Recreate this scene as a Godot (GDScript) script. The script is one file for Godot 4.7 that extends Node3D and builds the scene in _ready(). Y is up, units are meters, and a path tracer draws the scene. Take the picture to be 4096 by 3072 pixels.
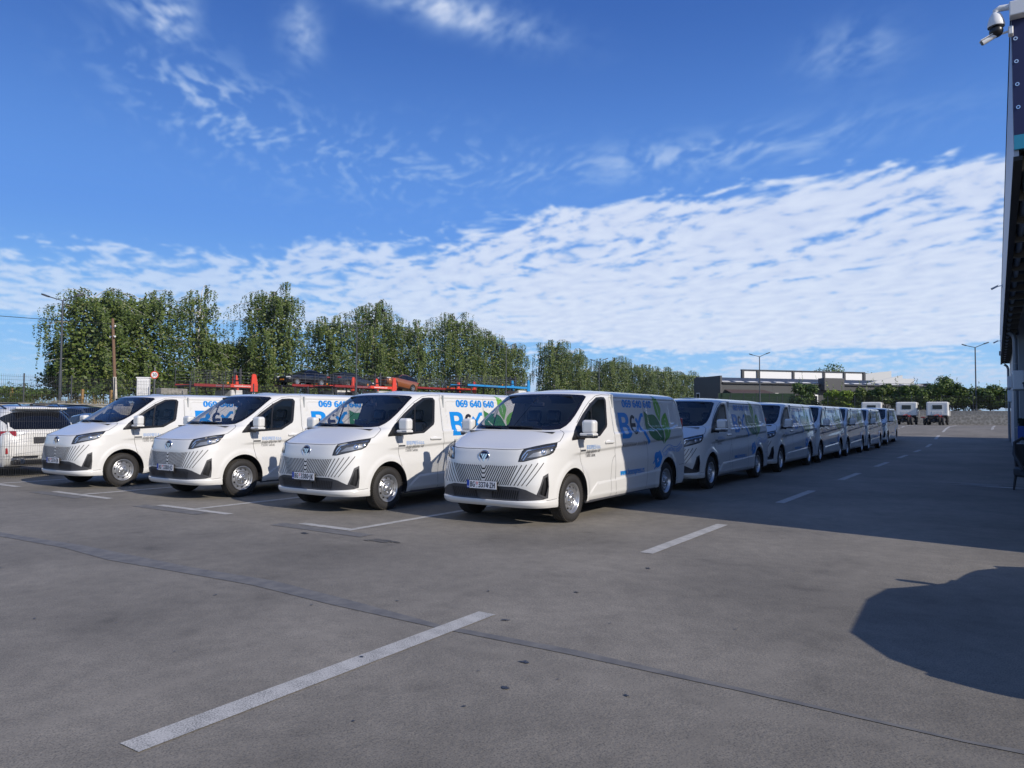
extends Node3D
# A car park in morning sun: a row of white delivery vans, birches and car carriers behind, a warehouse on the right.

const SKY_W := 4096
const SKY_H := 2048

func _ready() -> void:
	rng.seed = 20240611
	# camera
	var cam := Camera3D.new()
	cam.name = "camera"
	cam.fov = 54.85
	cam.near = 0.05
	cam.far = 4000.0
	add_child(cam)
	cam.position = Vector3(0, 1.559, 0)
	cam.rotation = Vector3(deg_to_rad(2.361), deg_to_rad(33.73), deg_to_rad(0.375))
	cam.current = true
	# sky
	var env := Environment.new()
	env.background_mode = Environment.BG_SKY
	var sky := Sky.new()
	var pan := PanoramaSkyMaterial.new()
	pan.panorama = ImageTexture.create_from_image(sky_image())
	sky.sky_material = pan
	env.sky = sky
	env.background_energy_multiplier = 0.925
	env.tonemap_mode = Environment.TONE_MAPPER_LINEAR
	env.tonemap_exposure = 1.08
	env.sdfgi_enabled = true
	env.ssao_enabled = true
	env.ssil_enabled = true
	env.fog_enabled = true
	env.fog_density = 0.00015
	env.fog_light_color = Color(0.74, 0.84, 0.95)
	var we := WorldEnvironment.new()
	we.name = "world_environment"
	we.environment = env
	add_child(we)
	# sun
	var sun := DirectionalLight3D.new()
	sun.name = "sun"
	sun.light_energy = 1.4
	sun.light_color = Color(1.0, 0.96, 0.905)
	sun.light_angular_distance = 0.5
	sun.shadow_enabled = true
	add_child(sun)
	sun.look_at_from_position(Vector3(100, 60, 15.5), Vector3.ZERO)
	make_materials()
	make_ground()
	make_warehouse()
	make_vans()
	make_left_yard()
	make_carriers()
	make_far()
	make_trees()
	make_small()

# ---------------------------------------------------------------- sky
func sky_image() -> Image:
	var fa := FastNoiseLite.new(); fa.seed = 3; fa.frequency = 1.0; fa.fractal_octaves = 4; fa.noise_type = FastNoiseLite.TYPE_SIMPLEX_SMOOTH
	var fb := FastNoiseLite.new(); fb.seed = 11; fb.frequency = 1.0; fb.fractal_octaves = 2; fb.noise_type = FastNoiseLite.TYPE_SIMPLEX_SMOOTH
	var lo := Image.create(SKY_W / 4, SKY_H / 4, false, Image.FORMAT_RGB8)
	for j in SKY_H / 4:
		for i in SKY_W / 4:
			lo.set_pixel(i, j, sky_color((i + 0.5) / (SKY_W / 4.0), (j + 0.5) / (SKY_H / 4.0), fa, fb))
	lo.resize(SKY_W, SKY_H, Image.INTERPOLATE_BILINEAR)
	# the part of the sky the photograph shows, at full detail
	for j in range(int(SKY_H * 0.27), int(SKY_H * 0.505)):
		for k in range(-880, 130):
			var i := posmod(k, SKY_W)
			lo.set_pixel(i, j, sky_color((i + 0.5) / SKY_W, (j + 0.5) / SKY_H, fa, fb))
	return lo

func bump(a: float, e: float, a0: float, e0: float, ra: float, re: float) -> float:
	var p := (a - a0) / ra
	var q := (e - e0) / re
	return exp(-(p * p + q * q))

func sky_color(u: float, v: float, fa: FastNoiseLite, fb: FastNoiseLite) -> Color:
	var az := u * 360.0
	if az > 180.0:
		az -= 360.0
	var el := 90.0 - v * 180.0
	var e := maxf(el, 0.0)
	# clear air, brighter and paler towards the horizon
	var t := clampf(e / 34.0, 0.0, 1.0)
	var c := Color(0.68, 0.83, 0.955).lerp(Color(0.545, 0.755, 0.965), sm(1.0, 6.0, e))
	c = c.lerp(Color(0.395, 0.60, 0.905), sm(5.0, 15.0, e))
	c = c.lerp(Color(0.235, 0.40, 0.70), sm(13.0, 33.0, e))
	c = c.lerp(Color(0.20, 0.33, 0.58), sm(33.0, 90.0, e))
	if el < -1.0:
		return c
	# a flat layer of cloud seen in perspective
	var r := deg_to_rad(az); var q := deg_to_rad(e)
	var d := Vector3(sin(r) * cos(q), sin(q), -cos(r) * cos(q))
	var k := 1.0 / (d.y + 0.045)
	var px := d.x * k; var pz := d.z * k
	var ca := az + 33.7               # degrees right of the view's middle
	# broad shapes
	var wv := fb.get_noise_2d(px * 0.22 + 5.0, pz * 0.22)
	var wv2 := fb.get_noise_2d(px * 0.7 + 15.0, pz * 0.7 + 3.0)
	var top := 10.8 + 3.0 * sm(-24.0, -6.0, ca) + 2.8 * sm(-8.0, 10.0, ca) + 1.3 * wv + 1.0 * wv2
	var bot := 6.2 - 0.6 * sm(-18.0, -2.0, ca) - 0.9 * sm(-2.0, 14.0, ca) + 0.35 * wv2
	var cov := sm(top + 2.6, top - 2.6, e) * sm(bot - 0.35, bot + 0.55, e)
	# thin streaks lower down
	cov = maxf(cov, (0.56 + 0.25 * wv) * sm(0.0, 0.6, e) * sm(5.2, 2.6, e))
	cov = maxf(cov, (0.34 + 0.3 * wv2) * sm(bot + 0.6, bot - 0.4, e))
	var left := sm(4.0, -26.0, ca)
	# cells: rippled puffs, drawn out along one direction
	var wx := px + 0.10 * fb.get_noise_2d(px * 1.3, pz * 1.3 + 40.0)
	var wz := pz + 0.10 * fb.get_noise_2d(px * 1.3 + 70.0, pz * 1.3)
	var ax := wx * 0.82 + wz * 0.57; var az2 := -wx * 0.57 + wz * 0.82
	var cell := fa.get_noise_2d(ax * 3.8, az2 * 6.2)
	var band := fa.get_noise_2d(ax * 0.9 + 7.0, az2 * 1.7)
	var fine := fa.get_noise_2d(ax * 11.0 + 31.0, az2 * 15.0)
	var solid := sm(12.5, 7.5, e) * sm(-14.0, 10.0, ca)
	var dens := cell * lerpf(1.0, 0.75, solid) + fine * 0.30 + band * 0.6 + (cov - 0.5) * 1.5 + 0.06 + 0.30 * solid - 0.20 * left * sm(9.0, 11.5, e) - 0.05 * left
	var a := sm(-0.12, 0.80, dens) * sm(0.02, 0.30, cov) * lerpf(0.94, 0.70, left)
	# wisps above the layer
	var wisp := 0.0
	var w1 := fa.get_noise_2d(ax * 3.4 + 9.0, az2 * 7.5) * 0.8
	var w2 := fa.get_noise_2d(ax * 9.0, az2 * 16.0 + 3.0)
	wisp += 0.75 * bump(ca + (e - 29.5) * 1.25, e + 0.45 * ca * 0.35, -6.5, 28.4, 6.0, 1.3) * (0.75 + 1.2 * w1 + 0.8 * w2)
	wisp += 0.65 * bump(ca, e, -25.5, 26.6, 1.6, 1.6) * (0.7 + w1 + w2)
	wisp += 0.5 * bump(ca, e + 0.3 * (ca + 29.0), -29.5, 26.9, 3.5, 0.9) * (0.6 + w1 + w2)
	wisp += 0.5 * bump(ca, e, -34.0, 27.6, 2.2, 1.0) * (0.6 + w1 + w2)
	wisp += 0.6 * bump(ca, e, -16.4, 26.9, 1.4, 1.7) * (0.7 + w1 + w2)
	wisp += 0.5 * bump(ca, e, 25.0, 24.6, 3.0, 1.6) * (0.55 + w1 + 0.6 * w2)
	wisp += 0.62 * bump(ca, e + 0.16 * (ca + 23.0), -22.5, 21.6, 6.0, 2.4) * sm(-0.25, 0.5, w1 + 0.7 * w2 - 0.1)
	wisp += 0.35 * bump(ca, e, -9.0, 18.5, 10.0, 2.6) * sm(-0.2, 0.6, w1 + 0.7 * w2 - 0.1)
	wisp += 0.55 * bump(ca, e - 0.05 * ca, 14.0, 18.4, 13.0, 1.3) * sm(-0.45, 0.6, w1 + 0.5 * w2)
	if absf(ca) > 42.0 or e > 36.0:
		var far := sm(42.0, 55.0, absf(ca)) if e < 36.0 else 1.0
		wisp += far * 0.7 * sm(-0.1, 0.7, fb.get_noise_2d(px * 0.35 + 3.0, pz * 0.5) + 0.5 * w1)
	a = clampf(maxf(a, wisp), 0.0, 1.0) * 0.93
	var lit := Color(0.83, 0.865, 0.955).lerp(Color(0.90, 0.925, 0.985), clampf(0.5 + cell, 0, 1))
	lit = lit.lerp(Color(0.76, 0.83, 0.94), sm(5.5, 2.0, e))
	return c.lerp(lit, a)

# ---------------------------------------------------------------- helpers
var M := {}
var taken := {}
var rng := RandomNumberGenerator.new()

class MB:
	var v := PackedVector3Array()
	var n := PackedVector3Array()
	var c := PackedColorArray()
	var u := PackedVector2Array()
	var col := Color(0, 0, 0, 0)
	func tri(a: Vector3, b: Vector3, d: Vector3) -> void:
		var k := (b - a).cross(d - a).normalized()
		trin(a, b, d, k, k, k)
	func trin(a: Vector3, b: Vector3, d: Vector3, na: Vector3, nb: Vector3, nd: Vector3) -> void:
		v.append(a); v.append(d); v.append(b)
		n.append(na); n.append(nd); n.append(nb)
		if col.a > 0.0:
			c.append(col); c.append(col); c.append(col)
	func quad(a: Vector3, b: Vector3, d: Vector3, e: Vector3) -> void:
		tri(a, b, d); tri(a, d, e)
	func quadn(a: Vector3, b: Vector3, d: Vector3, e: Vector3, na: Vector3, nb: Vector3, nd: Vector3, ne: Vector3) -> void:
		trin(a, b, d, na, nb, nd); trin(a, d, e, na, nd, ne)
	func box(o: Vector3, s: Vector3, b := Basis.IDENTITY) -> void:
		var x := b.x * s.x * 0.5; var y := b.y * s.y * 0.5; var z := b.z * s.z * 0.5
		quad(o - x - y + z, o + x - y + z, o + x + y + z, o - x + y + z)
		quad(o + x - y - z, o - x - y - z, o - x + y - z, o + x + y - z)
		quad(o + x - y + z, o + x - y - z, o + x + y - z, o + x + y + z)
		quad(o - x - y - z, o - x - y + z, o - x + y + z, o - x + y - z)
		quad(o - x + y + z, o + x + y + z, o + x + y - z, o - x + y - z)
		quad(o - x - y - z, o + x - y - z, o + x - y + z, o - x - y + z)
	func bar(a: Vector3, b: Vector3, w: float, h: float, up := Vector3.UP) -> void:
		var z := (b - a).normalized()
		var x := up.cross(z)
		if x.length() < 0.01:
			x = Vector3.RIGHT.cross(z)
		x = x.normalized()
		box((a + b) * 0.5, Vector3(w, h, a.distance_to(b)), Basis(x, z.cross(x), z))
	func tube(p: Array, r, seg := 8, cap := true) -> void:
		var pr := []; var pn := []
		var up := Vector3.UP
		for i in p.size():
			var d: Vector3 = (p[mini(i + 1, p.size() - 1)] - p[maxi(i - 1, 0)]).normalized()
			var x := up.cross(d)
			if x.length() < 0.05:
				x = Vector3.RIGHT.cross(d)
			x = x.normalized()
			up = d.cross(x)
			var rr: float = r[i] if r is Array else r
			var ring := []; var nr := []
			for k in seg:
				var a := TAU * k / seg
				var q := x * cos(a) + up * sin(a)
				ring.append(p[i] + q * rr); nr.append(q)
			if i > 0:
				for k in seg:
					var l := (k + 1) % seg
					quadn(pr[k], pr[l], ring[l], ring[k], pn[k], pn[l], nr[l], nr[k])
			if cap and (i == 0 or i == p.size() - 1):
				for k in range(1, seg - 1):
					if i == 0:
						tri(ring[0], ring[k + 1], ring[k])
					else:
						tri(ring[0], ring[k], ring[k + 1])
			pr = ring; pn = nr
	# profile of (radius, height along the local y axis)
	func lathe(pf: Array, seg: int, xf: Transform3D, hard := 0.6) -> void:
		for i in pf.size() - 1:
			var a: Vector2 = pf[i]; var b: Vector2 = pf[i + 1]
			var d := (b - a).normalized()
			var m := Vector2(d.y, -d.x)
			var ma := m; var mb := m
			if i > 0:
				var d0: Vector2 = (a - pf[i - 1]).normalized()
				var m0 := Vector2(d0.y, -d0.x)
				if m0.dot(m) > hard:
					ma = (m + m0).normalized()
			if i < pf.size() - 2:
				var d1: Vector2 = (pf[i + 2] - b).normalized()
				var m1 := Vector2(d1.y, -d1.x)
				if m1.dot(m) > hard:
					mb = (m + m1).normalized()
			for k in seg:
				var t0 := TAU * k / seg; var t1 := TAU * (k + 1) / seg
				var c0 := Vector3(cos(t0), 0, -sin(t0)); var c1 := Vector3(cos(t1), 0, -sin(t1))
				var q := [c0 * a.x + Vector3(0, a.y, 0), c1 * a.x + Vector3(0, a.y, 0), c1 * b.x + Vector3(0, b.y, 0), c0 * b.x + Vector3(0, b.y, 0)]
				var w := [c0 * ma.x + Vector3(0, ma.y, 0), c1 * ma.x + Vector3(0, ma.y, 0), c1 * mb.x + Vector3(0, mb.y, 0), c0 * mb.x + Vector3(0, mb.y, 0)]
				for j in 4:
					q[j] = xf * q[j]; w[j] = (xf.basis * w[j]).normalized()
				if a.x > 1e-5:
					trin(q[0], q[1], q[2], w[0], w[1], w[2])
				if b.x > 1e-5:
					trin(q[0], q[2], q[3], w[0], w[2], w[3])
	# box with rounded edges
	func rbox(o: Vector3, s: Vector3, r: float, b := Basis.IDENTITY, k := 3) -> void:
		var h := s * 0.5 - Vector3(r, r, r)
		for f in 6:
			var ax := f % 3
			var sg := 1.0 if f < 3 else -1.0
			var e := Vector3(); e[ax] = sg
			var e1 := Vector3(); e1[(ax + 1) % 3] = 1.0
			var e2 := Vector3(); e2[(ax + 2) % 3] = sg
			var ts := []
			for i in k + 1:
				ts.append([-1.0, tan((-1.0 + float(i) / k) * PI / 4)])
			for i in k + 1:
				ts.append([1.0, tan(float(i) / k * PI / 4)])
			for i in ts.size() - 1:
				for j in ts.size() - 1:
					var q := []; var w := []
					for m in [[i, j], [i + 1, j], [i + 1, j + 1], [i, j + 1]]:
						var ti: Array = ts[m[0]]; var tj: Array = ts[m[1]]
						var d: Vector3 = (e + e1 * ti[1] + e2 * tj[1]).normalized()
						var cc: Vector3 = e * h[ax] + e1 * (ti[0] * h[(ax + 1) % 3]) + e2 * (tj[0] * h[(ax + 2) % 3])
						q.append(o + b * (cc + d * r)); w.append((b * d).normalized())
					quadn(q[0], q[1], q[2], q[3], w[0], w[1], w[2], w[3])
	# polygon in the xy plane of xf, extruded along its z from 0 to depth
	func prism(poly: PackedVector2Array, depth: float, xf: Transform3D) -> void:
		if Geometry2D.is_polygon_clockwise(poly):
			poly.reverse()
		var t := Geometry2D.triangulate_polygon(poly)
		for i in range(0, t.size(), 3):
			var a := poly[t[i]]; var b := poly[t[i + 1]]; var d := poly[t[i + 2]]
			if (b - a).cross(d - a) < 0:
				var k := b; b = d; d = k
			tri(xf * Vector3(a.x, a.y, depth), xf * Vector3(b.x, b.y, depth), xf * Vector3(d.x, d.y, depth))
			tri(xf * Vector3(a.x, a.y, 0), xf * Vector3(d.x, d.y, 0), xf * Vector3(b.x, b.y, 0))
		for i in poly.size():
			var a := poly[i]; var b := poly[(i + 1) % poly.size()]
			quad(xf * Vector3(a.x, a.y, 0), xf * Vector3(b.x, b.y, 0), xf * Vector3(b.x, b.y, depth), xf * Vector3(a.x, a.y, depth))
	func leaf(p: Vector3, a: Vector3, b: Vector3, k: Vector3) -> void:
		var fn := a.cross(b).normalized()
		if fn.dot(k) < 0.0:
			b = -b
			fn = -fn
		k = fn
		v.append(p - a); v.append(p + b); v.append(p + a)
		v.append(p - a); v.append(p + a); v.append(p - b)
		for i in 6:
			n.append(k)
		if col.a > 0.0:
			for i in 6:
				c.append(col)
	# rounds the shading over faces that meet at a shallow angle
	func smooth(least: float) -> void:
		var by := {}
		for i in v.size():
			var k := Vector3i((v[i] * 2000.0).round())
			if not by.has(k):
				by[k] = []
			by[k].append(i)
		var o := n.duplicate()
		for k in by:
			for i in by[k]:
				var s := Vector3.ZERO
				for j in by[k]:
					if n[i].dot(n[j]) > least:
						s += n[j]
				o[i] = s.normalized()
		n = o
	func mesh() -> ArrayMesh:
		var a := []
		a.resize(Mesh.ARRAY_MAX)
		a[Mesh.ARRAY_VERTEX] = v
		a[Mesh.ARRAY_NORMAL] = n
		if c.size() == v.size() and v.size() > 0:
			a[Mesh.ARRAY_COLOR] = c
		if u.size() == v.size() and v.size() > 0:
			a[Mesh.ARRAY_TEX_UV] = u
		var m := ArrayMesh.new()
		if v.size() > 0:
			m.add_surface_from_arrays(Mesh.PRIMITIVE_TRIANGLES, a)
		return m

func numbered(n: String) -> String:
	if not taken.has(n):
		taken[n] = 0
		return n
	taken[n] += 1
	return "%s_%03d" % [n, taken[n]]

func tag(o: Node, label := "", category := "", group := "", kind := "") -> Node:
	if label != "": o.set_meta("label", label)
	if category != "": o.set_meta("category", category)
	if group != "": o.set_meta("group", group)
	if kind != "": o.set_meta("kind", kind)
	return o

func thing(called: String, label: String, category: String, at := Vector3.ZERO, turn := 0.0, group := "") -> Node3D:
	var o := Node3D.new()
	o.name = numbered(called)
	add_child(o)
	o.position = at
	o.rotation.y = turn
	tag(o, label, category, group)
	return o

func part(called: String, mb, mat: Material, parent: Node = self) -> MeshInstance3D:
	var o := MeshInstance3D.new()
	o.mesh = mb.mesh() if mb is MB else mb
	o.material_override = mat
	if parent == self:
		o.name = numbered(called)
		add_child(o)
	else:
		var nm := called
		var k := 0
		while parent.has_node(nm):
			k += 1
			nm = "%s_%03d" % [called, k]
		o.name = nm
		parent.add_child(o, true)
	return o

func solo(called: String, mb, mat: Material, label: String, category: String, group := "", kind := "") -> MeshInstance3D:
	var o := part(called, mb, mat)
	tag(o, label, category, group, kind)
	return o

func struct(called: String, mb, mat: Material) -> MeshInstance3D:
	var o := part(called, mb, mat)
	o.set_meta("kind", "structure")
	return o

func copy(o: Node3D, at: Vector3, turn := 0.0, label := "", group := "") -> Node3D:
	var r: Node3D = o.duplicate()
	var base := String(o.name)
	if base.length() > 4 and base.substr(base.length() - 4).begins_with("_") and base.substr(base.length() - 3).is_valid_int():
		base = base.substr(0, base.length() - 4)
	r.name = numbered(base)
	add_child(r)
	r.position = at
	r.rotation.y = turn
	if label != "": r.set_meta("label", label)
	if group != "": r.set_meta("group", group)
	return r

func lin(r: float, g: float, b: float) -> Color:
	return Color(r, g, b).linear_to_srgb()

func mat(called: String, c: Color, rough := 0.6, metal := 0.0, coat := 0.0) -> StandardMaterial3D:
	var m := StandardMaterial3D.new()
	m.resource_name = called
	m.albedo_color = c
	m.roughness = rough
	m.metallic = metal
	if coat > 0.0:
		m.clearcoat_enabled = true
		m.clearcoat = coat
		m.clearcoat_roughness = 0.04
	M[called] = m
	return m

func glass(called: String, c: Color, alpha: float) -> StandardMaterial3D:
	var m := mat(called, Color(c.r, c.g, c.b, alpha), 0.02)
	m.transparency = BaseMaterial3D.TRANSPARENCY_ALPHA
	return m

func leafy(called: String) -> StandardMaterial3D:
	var m := mat(called, Color.WHITE, 0.55)
	m.vertex_color_use_as_albedo = true
	m.backlight_enabled = true
	m.backlight = lin(0.30, 0.36, 0.12)
	m.cull_mode = BaseMaterial3D.CULL_DISABLED
	return m

func noise_tex(size: int, freq: float, oct: int, seed_: int, lo: Color, hi: Color, kind := FastNoiseLite.TYPE_SIMPLEX_SMOOTH, mid := 0.5, normal := false) -> NoiseTexture2D:
	var f := FastNoiseLite.new()
	f.noise_type = kind
	f.frequency = freq
	f.fractal_octaves = oct
	f.seed = seed_
	var t := NoiseTexture2D.new()
	t.width = size
	t.height = size
	t.seamless = true
	t.noise = f
	var g := Gradient.new()
	g.set_color(0, lo)
	g.set_color(1, hi)
	if mid != 0.5:
		g.set_offset(0, clampf(mid - 0.3, 0, 1))
		g.set_offset(1, clampf(mid + 0.3, 0, 1))
	t.color_ramp = g
	return t

# letters as flat triangles in metres: x to the right from 0, cap height 1 unit = h
func letters(text: String, h: float, width := 0.0, bold := true, shear := 0.0, gap := 0.0) -> Array:
	var out := []
	var font := SystemFont.new()
	font.font_names = PackedStringArray(["Droid Sans"])
	font.font_weight = 700 if bold else 400
	var fv: Font = font
	if gap != 0.0:
		var va := FontVariation.new()
		va.base_font = font
		va.spacing_glyph = int(gap * 64.0)
		fv = va
	var tm := TextMesh.new()
	tm.text = text
	tm.font = fv
	tm.font_size = 64
	tm.pixel_size = 1.0
	tm.depth = 0.0
	tm.curve_step = 3.0
	tm.horizontal_alignment = HORIZONTAL_ALIGNMENT_LEFT
	tm.vertical_alignment = VERTICAL_ALIGNMENT_BOTTOM
	var a := tm.get_mesh_arrays()
	var vv: PackedVector3Array = a[Mesh.ARRAY_VERTEX]
	var nn: PackedVector3Array = a[Mesh.ARRAY_NORMAL]
	var ii: PackedInt32Array = a[Mesh.ARRAY_INDEX] if a[Mesh.ARRAY_INDEX] != null else PackedInt32Array(range(vv.size()))
	var lo := 1e9; var hi := -1e9
	for p in vv:
		lo = minf(lo, p.x); hi = maxf(hi, p.x)
	var ref := TextMesh.new()
	ref.text = "H"
	ref.font = font
	ref.font_size = 64
	ref.pixel_size = 1.0
	ref.depth = 0.0
	ref.vertical_alignment = VERTICAL_ALIGNMENT_BOTTOM
	var rv: PackedVector3Array = ref.get_mesh_arrays()[Mesh.ARRAY_VERTEX]
	var y0 := 1e9; var y1 := -1e9
	for p in rv:
		y0 = minf(y0, p.y); y1 = maxf(y1, p.y)
	var sy := h / (y1 - y0)
	var sx := sy if width <= 0.0 else width / (hi - lo)
	for i in range(0, ii.size(), 3):
		if nn[ii[i]].z < 0.5:
			continue
		var t := []
		for k in 3:
			var p := vv[ii[i + k]]
			var y := (p.y - y0) * sy
			t.append(Vector2((p.x - lo) * sx + y * shear, y))
		if (t[1] - t[0]).cross(t[2] - t[0]) < 0:
			var q = t[1]; t[1] = t[2]; t[2] = q
		out.append(t)
	return out

# letters laid flat on the xy plane of xf
func write_on(mb: MB, tris: Array, xf: Transform3D) -> void:
	for t in tris:
		mb.tri(xf * Vector3(t[0].x, t[0].y, 0), xf * Vector3(t[1].x, t[1].y, 0), xf * Vector3(t[2].x, t[2].y, 0))

func sm(a: float, b: float, x: float) -> float:
	return smoothstep(a, b, x)
# ---------------------------------------------------------------- materials
func make_materials() -> void:
	var p := mat("white_paint", lin(0.64, 0.64, 0.625), 0.34, 0.0, 1.0)
	p.clearcoat_roughness = 0.035
	mat("white_plastic", lin(0.72, 0.73, 0.74), 0.4)
	mat("seam", lin(0.03, 0.03, 0.032), 0.8)
	mat("black_trim", lin(0.012, 0.012, 0.014), 0.35)
	mat("frit", lin(0.006, 0.006, 0.009), 0.12)
	mat("grey_trim", lin(0.045, 0.046, 0.052), 0.5)
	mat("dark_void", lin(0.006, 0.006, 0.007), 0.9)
	mat("tyre", lin(0.018, 0.017, 0.017), 0.75)
	mat("tread", lin(0.035, 0.031, 0.026), 0.9)
	mat("steel_rim", lin(0.55, 0.56, 0.58), 0.28, 0.85)
	mat("chrome", lin(0.75, 0.76, 0.78), 0.12, 1.0)
	mat("lamp_black", lin(0.02, 0.021, 0.024), 0.3)
	mat("lamp_grey", lin(0.25, 0.26, 0.28), 0.3, 0.6)
	mat("seat_black", lin(0.012, 0.013, 0.017), 0.25)
	mat("lining_grey", lin(0.32, 0.34, 0.35), 0.8)
	mat("dash", lin(0.016, 0.018, 0.024), 0.6)
	mat("decal_blue", lin(0.0, 0.21, 0.62), 0.4, 0.0, 0.6)
	mat("decal_black", lin(0.012, 0.012, 0.02), 0.4, 0.0, 0.6)
	mat("decal_green", lin(0.03, 0.15, 0.035), 0.4, 0.0, 0.6)
	mat("decal_lime", lin(0.12, 0.34, 0.025), 0.4, 0.0, 0.6)
	mat("decal_white", lin(0.75, 0.76, 0.75), 0.4)
	mat("badge_blue", lin(0.004, 0.010, 0.06), 0.5)
	mat("plate_white", lin(0.66, 0.67, 0.70), 0.45)
	mat("plate_blue", lin(0.01, 0.05, 0.35), 0.45)
	mat("plate_red", lin(0.45, 0.03, 0.04), 0.5)
	glass("window_glass", Color(0.02, 0.04, 0.04), 0.34)
	glass("screen_glass", Color(0.03, 0.05, 0.06), 0.22)
	glass("lens_glass", Color(0.9, 0.92, 0.95), 0.04)
	mat("tinted_glass", lin(0.004, 0.005, 0.008), 0.03)
	mat("amber", lin(0.7, 0.22, 0.02), 0.3)
	mat("red_lens", lin(0.30, 0.012, 0.015), 0.15, 0.0, 1.0)
	mat("signal_red", lin(0.62, 0.055, 0.03), 0.45)
	mat("dull_red", lin(0.22, 0.02, 0.02), 0.5)
	mat("carrier_blue", lin(0.015, 0.22, 0.52), 0.4)
	mat("black_paint", lin(0.008, 0.008, 0.011), 0.3, 0.0, 1.0)
	mat("navy_paint", lin(0.014, 0.018, 0.03), 0.3, 0.2, 1.0)
	mat("slate_paint", lin(0.05, 0.055, 0.06), 0.3, 0.3, 1.0)
	mat("copper_paint", lin(0.33, 0.105, 0.035), 0.3, 0.4, 1.0)
	mat("galvanised", lin(0.30, 0.31, 0.32), 0.5, 0.6)
	mat("post_grey", lin(0.055, 0.058, 0.065), 0.5, 0.2)
	mat("wire_grey", lin(0.05, 0.052, 0.056), 0.5)
	mat("lamp_steel", lin(0.06, 0.07, 0.085), 0.5, 0.2)
	mat("lamp_face", lin(0.55, 0.57, 0.6), 0.3)
	mat("birch_bark", lin(0.52, 0.49, 0.45), 0.85)
	mat("brown_bark", lin(0.09, 0.065, 0.045), 0.9)
	mat("timber_post", lin(0.30, 0.18, 0.07), 0.85)
	mat("old_pole", lin(0.16, 0.095, 0.06), 0.85)
	mat("pale_wood", lin(0.58, 0.54, 0.47), 0.85)
	leafy("foliage")
	# asphalt: stone grain over slow stains
	var a := mat("asphalt", Color.WHITE, 0.82)
	a.albedo_texture = grain_texture()
	a.uv1_triplanar = true
	a.uv1_world_triplanar = true
	a.uv1_scale = Vector3(0.36, 0.36, 0.36)
	a.detail_enabled = true
	a.detail_blend_mode = BaseMaterial3D.BLEND_MODE_MUL
	a.detail_uv_layer = BaseMaterial3D.DETAIL_UV_2
	a.uv2_triplanar = true
	a.uv2_world_triplanar = true
	a.uv2_scale = Vector3(0.045, 0.045, 0.045)
	a.detail_albedo = stain_texture()
	var hm := noise_tex(512, 0.16, 3, 21, Color.BLACK, Color.WHITE)
	a.heightmap_enabled = true
	a.heightmap_texture = hm
	a.heightmap_scale = 0.25
	var w := mat("road_paint", Color.WHITE, 0.7)
	w.albedo_texture = paint_texture()
	w.uv1_triplanar = true
	w.uv1_world_triplanar = true
	w.uv1_scale = Vector3(0.8, 0.8, 0.8)
	mat("tar", lin(0.052, 0.055, 0.064), 0.6)
	mat("oil", lin(0.028, 0.028, 0.03), 0.4)
	var t := mat("tar_wash", Color.WHITE, 0.75)
	t.albedo_texture = noise_tex(512, 0.02, 5, 51, lin(0.10, 0.10, 0.102), lin(0.17, 0.165, 0.155))
	t.uv1_triplanar = true
	t.uv1_world_triplanar = true
	t.uv1_scale = Vector3(0.5, 0.5, 0.5)
	var cn := mat("concrete", Color.WHITE, 0.9)
	cn.albedo_texture = noise_tex(512, 0.012, 5, 61, lin(0.17, 0.165, 0.15), lin(0.36, 0.35, 0.32))
	cn.uv1_triplanar = true
	cn.uv1_world_triplanar = true
	cn.uv1_scale = Vector3(0.6, 0.6, 0.6)
	var so := mat("soil", Color.WHITE, 0.95)
	so.albedo_texture = noise_tex(512, 0.02, 5, 71, lin(0.09, 0.085, 0.03), lin(0.26, 0.20, 0.09))
	so.uv1_triplanar = true
	so.uv1_world_triplanar = true
	so.uv1_scale = Vector3(0.15, 0.15, 0.15)
	var cl := mat("cladding", Color.WHITE, 0.55)
	cl.albedo_texture = noise_tex(256, 0.01, 3, 81, lin(0.044, 0.046, 0.052), lin(0.058, 0.06, 0.066))
	cl.uv1_triplanar = true
	cl.uv1_world_triplanar = true
	cl.uv1_scale = Vector3(0.1, 0.1, 0.1)
	mat("clad_light", lin(0.042, 0.045, 0.05), 0.6)
	var ru := mat("rubble", Color.WHITE, 0.95)
	ru.albedo_texture = noise_tex(512, 0.035, 2, 91, lin(0.20, 0.185, 0.155), lin(0.52, 0.49, 0.43), FastNoiseLite.TYPE_CELLULAR)
	ru.uv1_triplanar = true
	ru.uv1_world_triplanar = true
	ru.uv1_scale = Vector3(0.25, 0.25, 0.25)
	mat("roof_dark", lin(0.03, 0.033, 0.04), 0.5)
	mat("white_panel", lin(0.72, 0.73, 0.74), 0.6)
	mat("roof_brown", lin(0.06, 0.04, 0.04), 0.7)
	mat("screen_green", lin(0.006, 0.026, 0.012), 0.9)
	mat("wall_panel", lin(0.46, 0.48, 0.50), 0.5)
	mat("wall_dark", lin(0.30, 0.31, 0.32), 0.6)
	mat("fascia_sheet", lin(0.36, 0.40, 0.47), 0.45, 0.2)
	mat("banner_navy", lin(0.008, 0.014, 0.075), 0.5)
	mat("banner_cyan", lin(0.02, 0.26, 0.40), 0.45)
	mat("soffit_beam", lin(0.13, 0.115, 0.085), 0.8)
	mat("soffit_board", lin(0.02, 0.02, 0.02), 0.8)
	mat("pipe_grey", lin(0.20, 0.215, 0.24), 0.4, 0.3)
	mat("blue_crate", lin(0.01, 0.06, 0.30), 0.5)
	mat("wicker", lin(0.035, 0.034, 0.036), 0.6)

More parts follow.
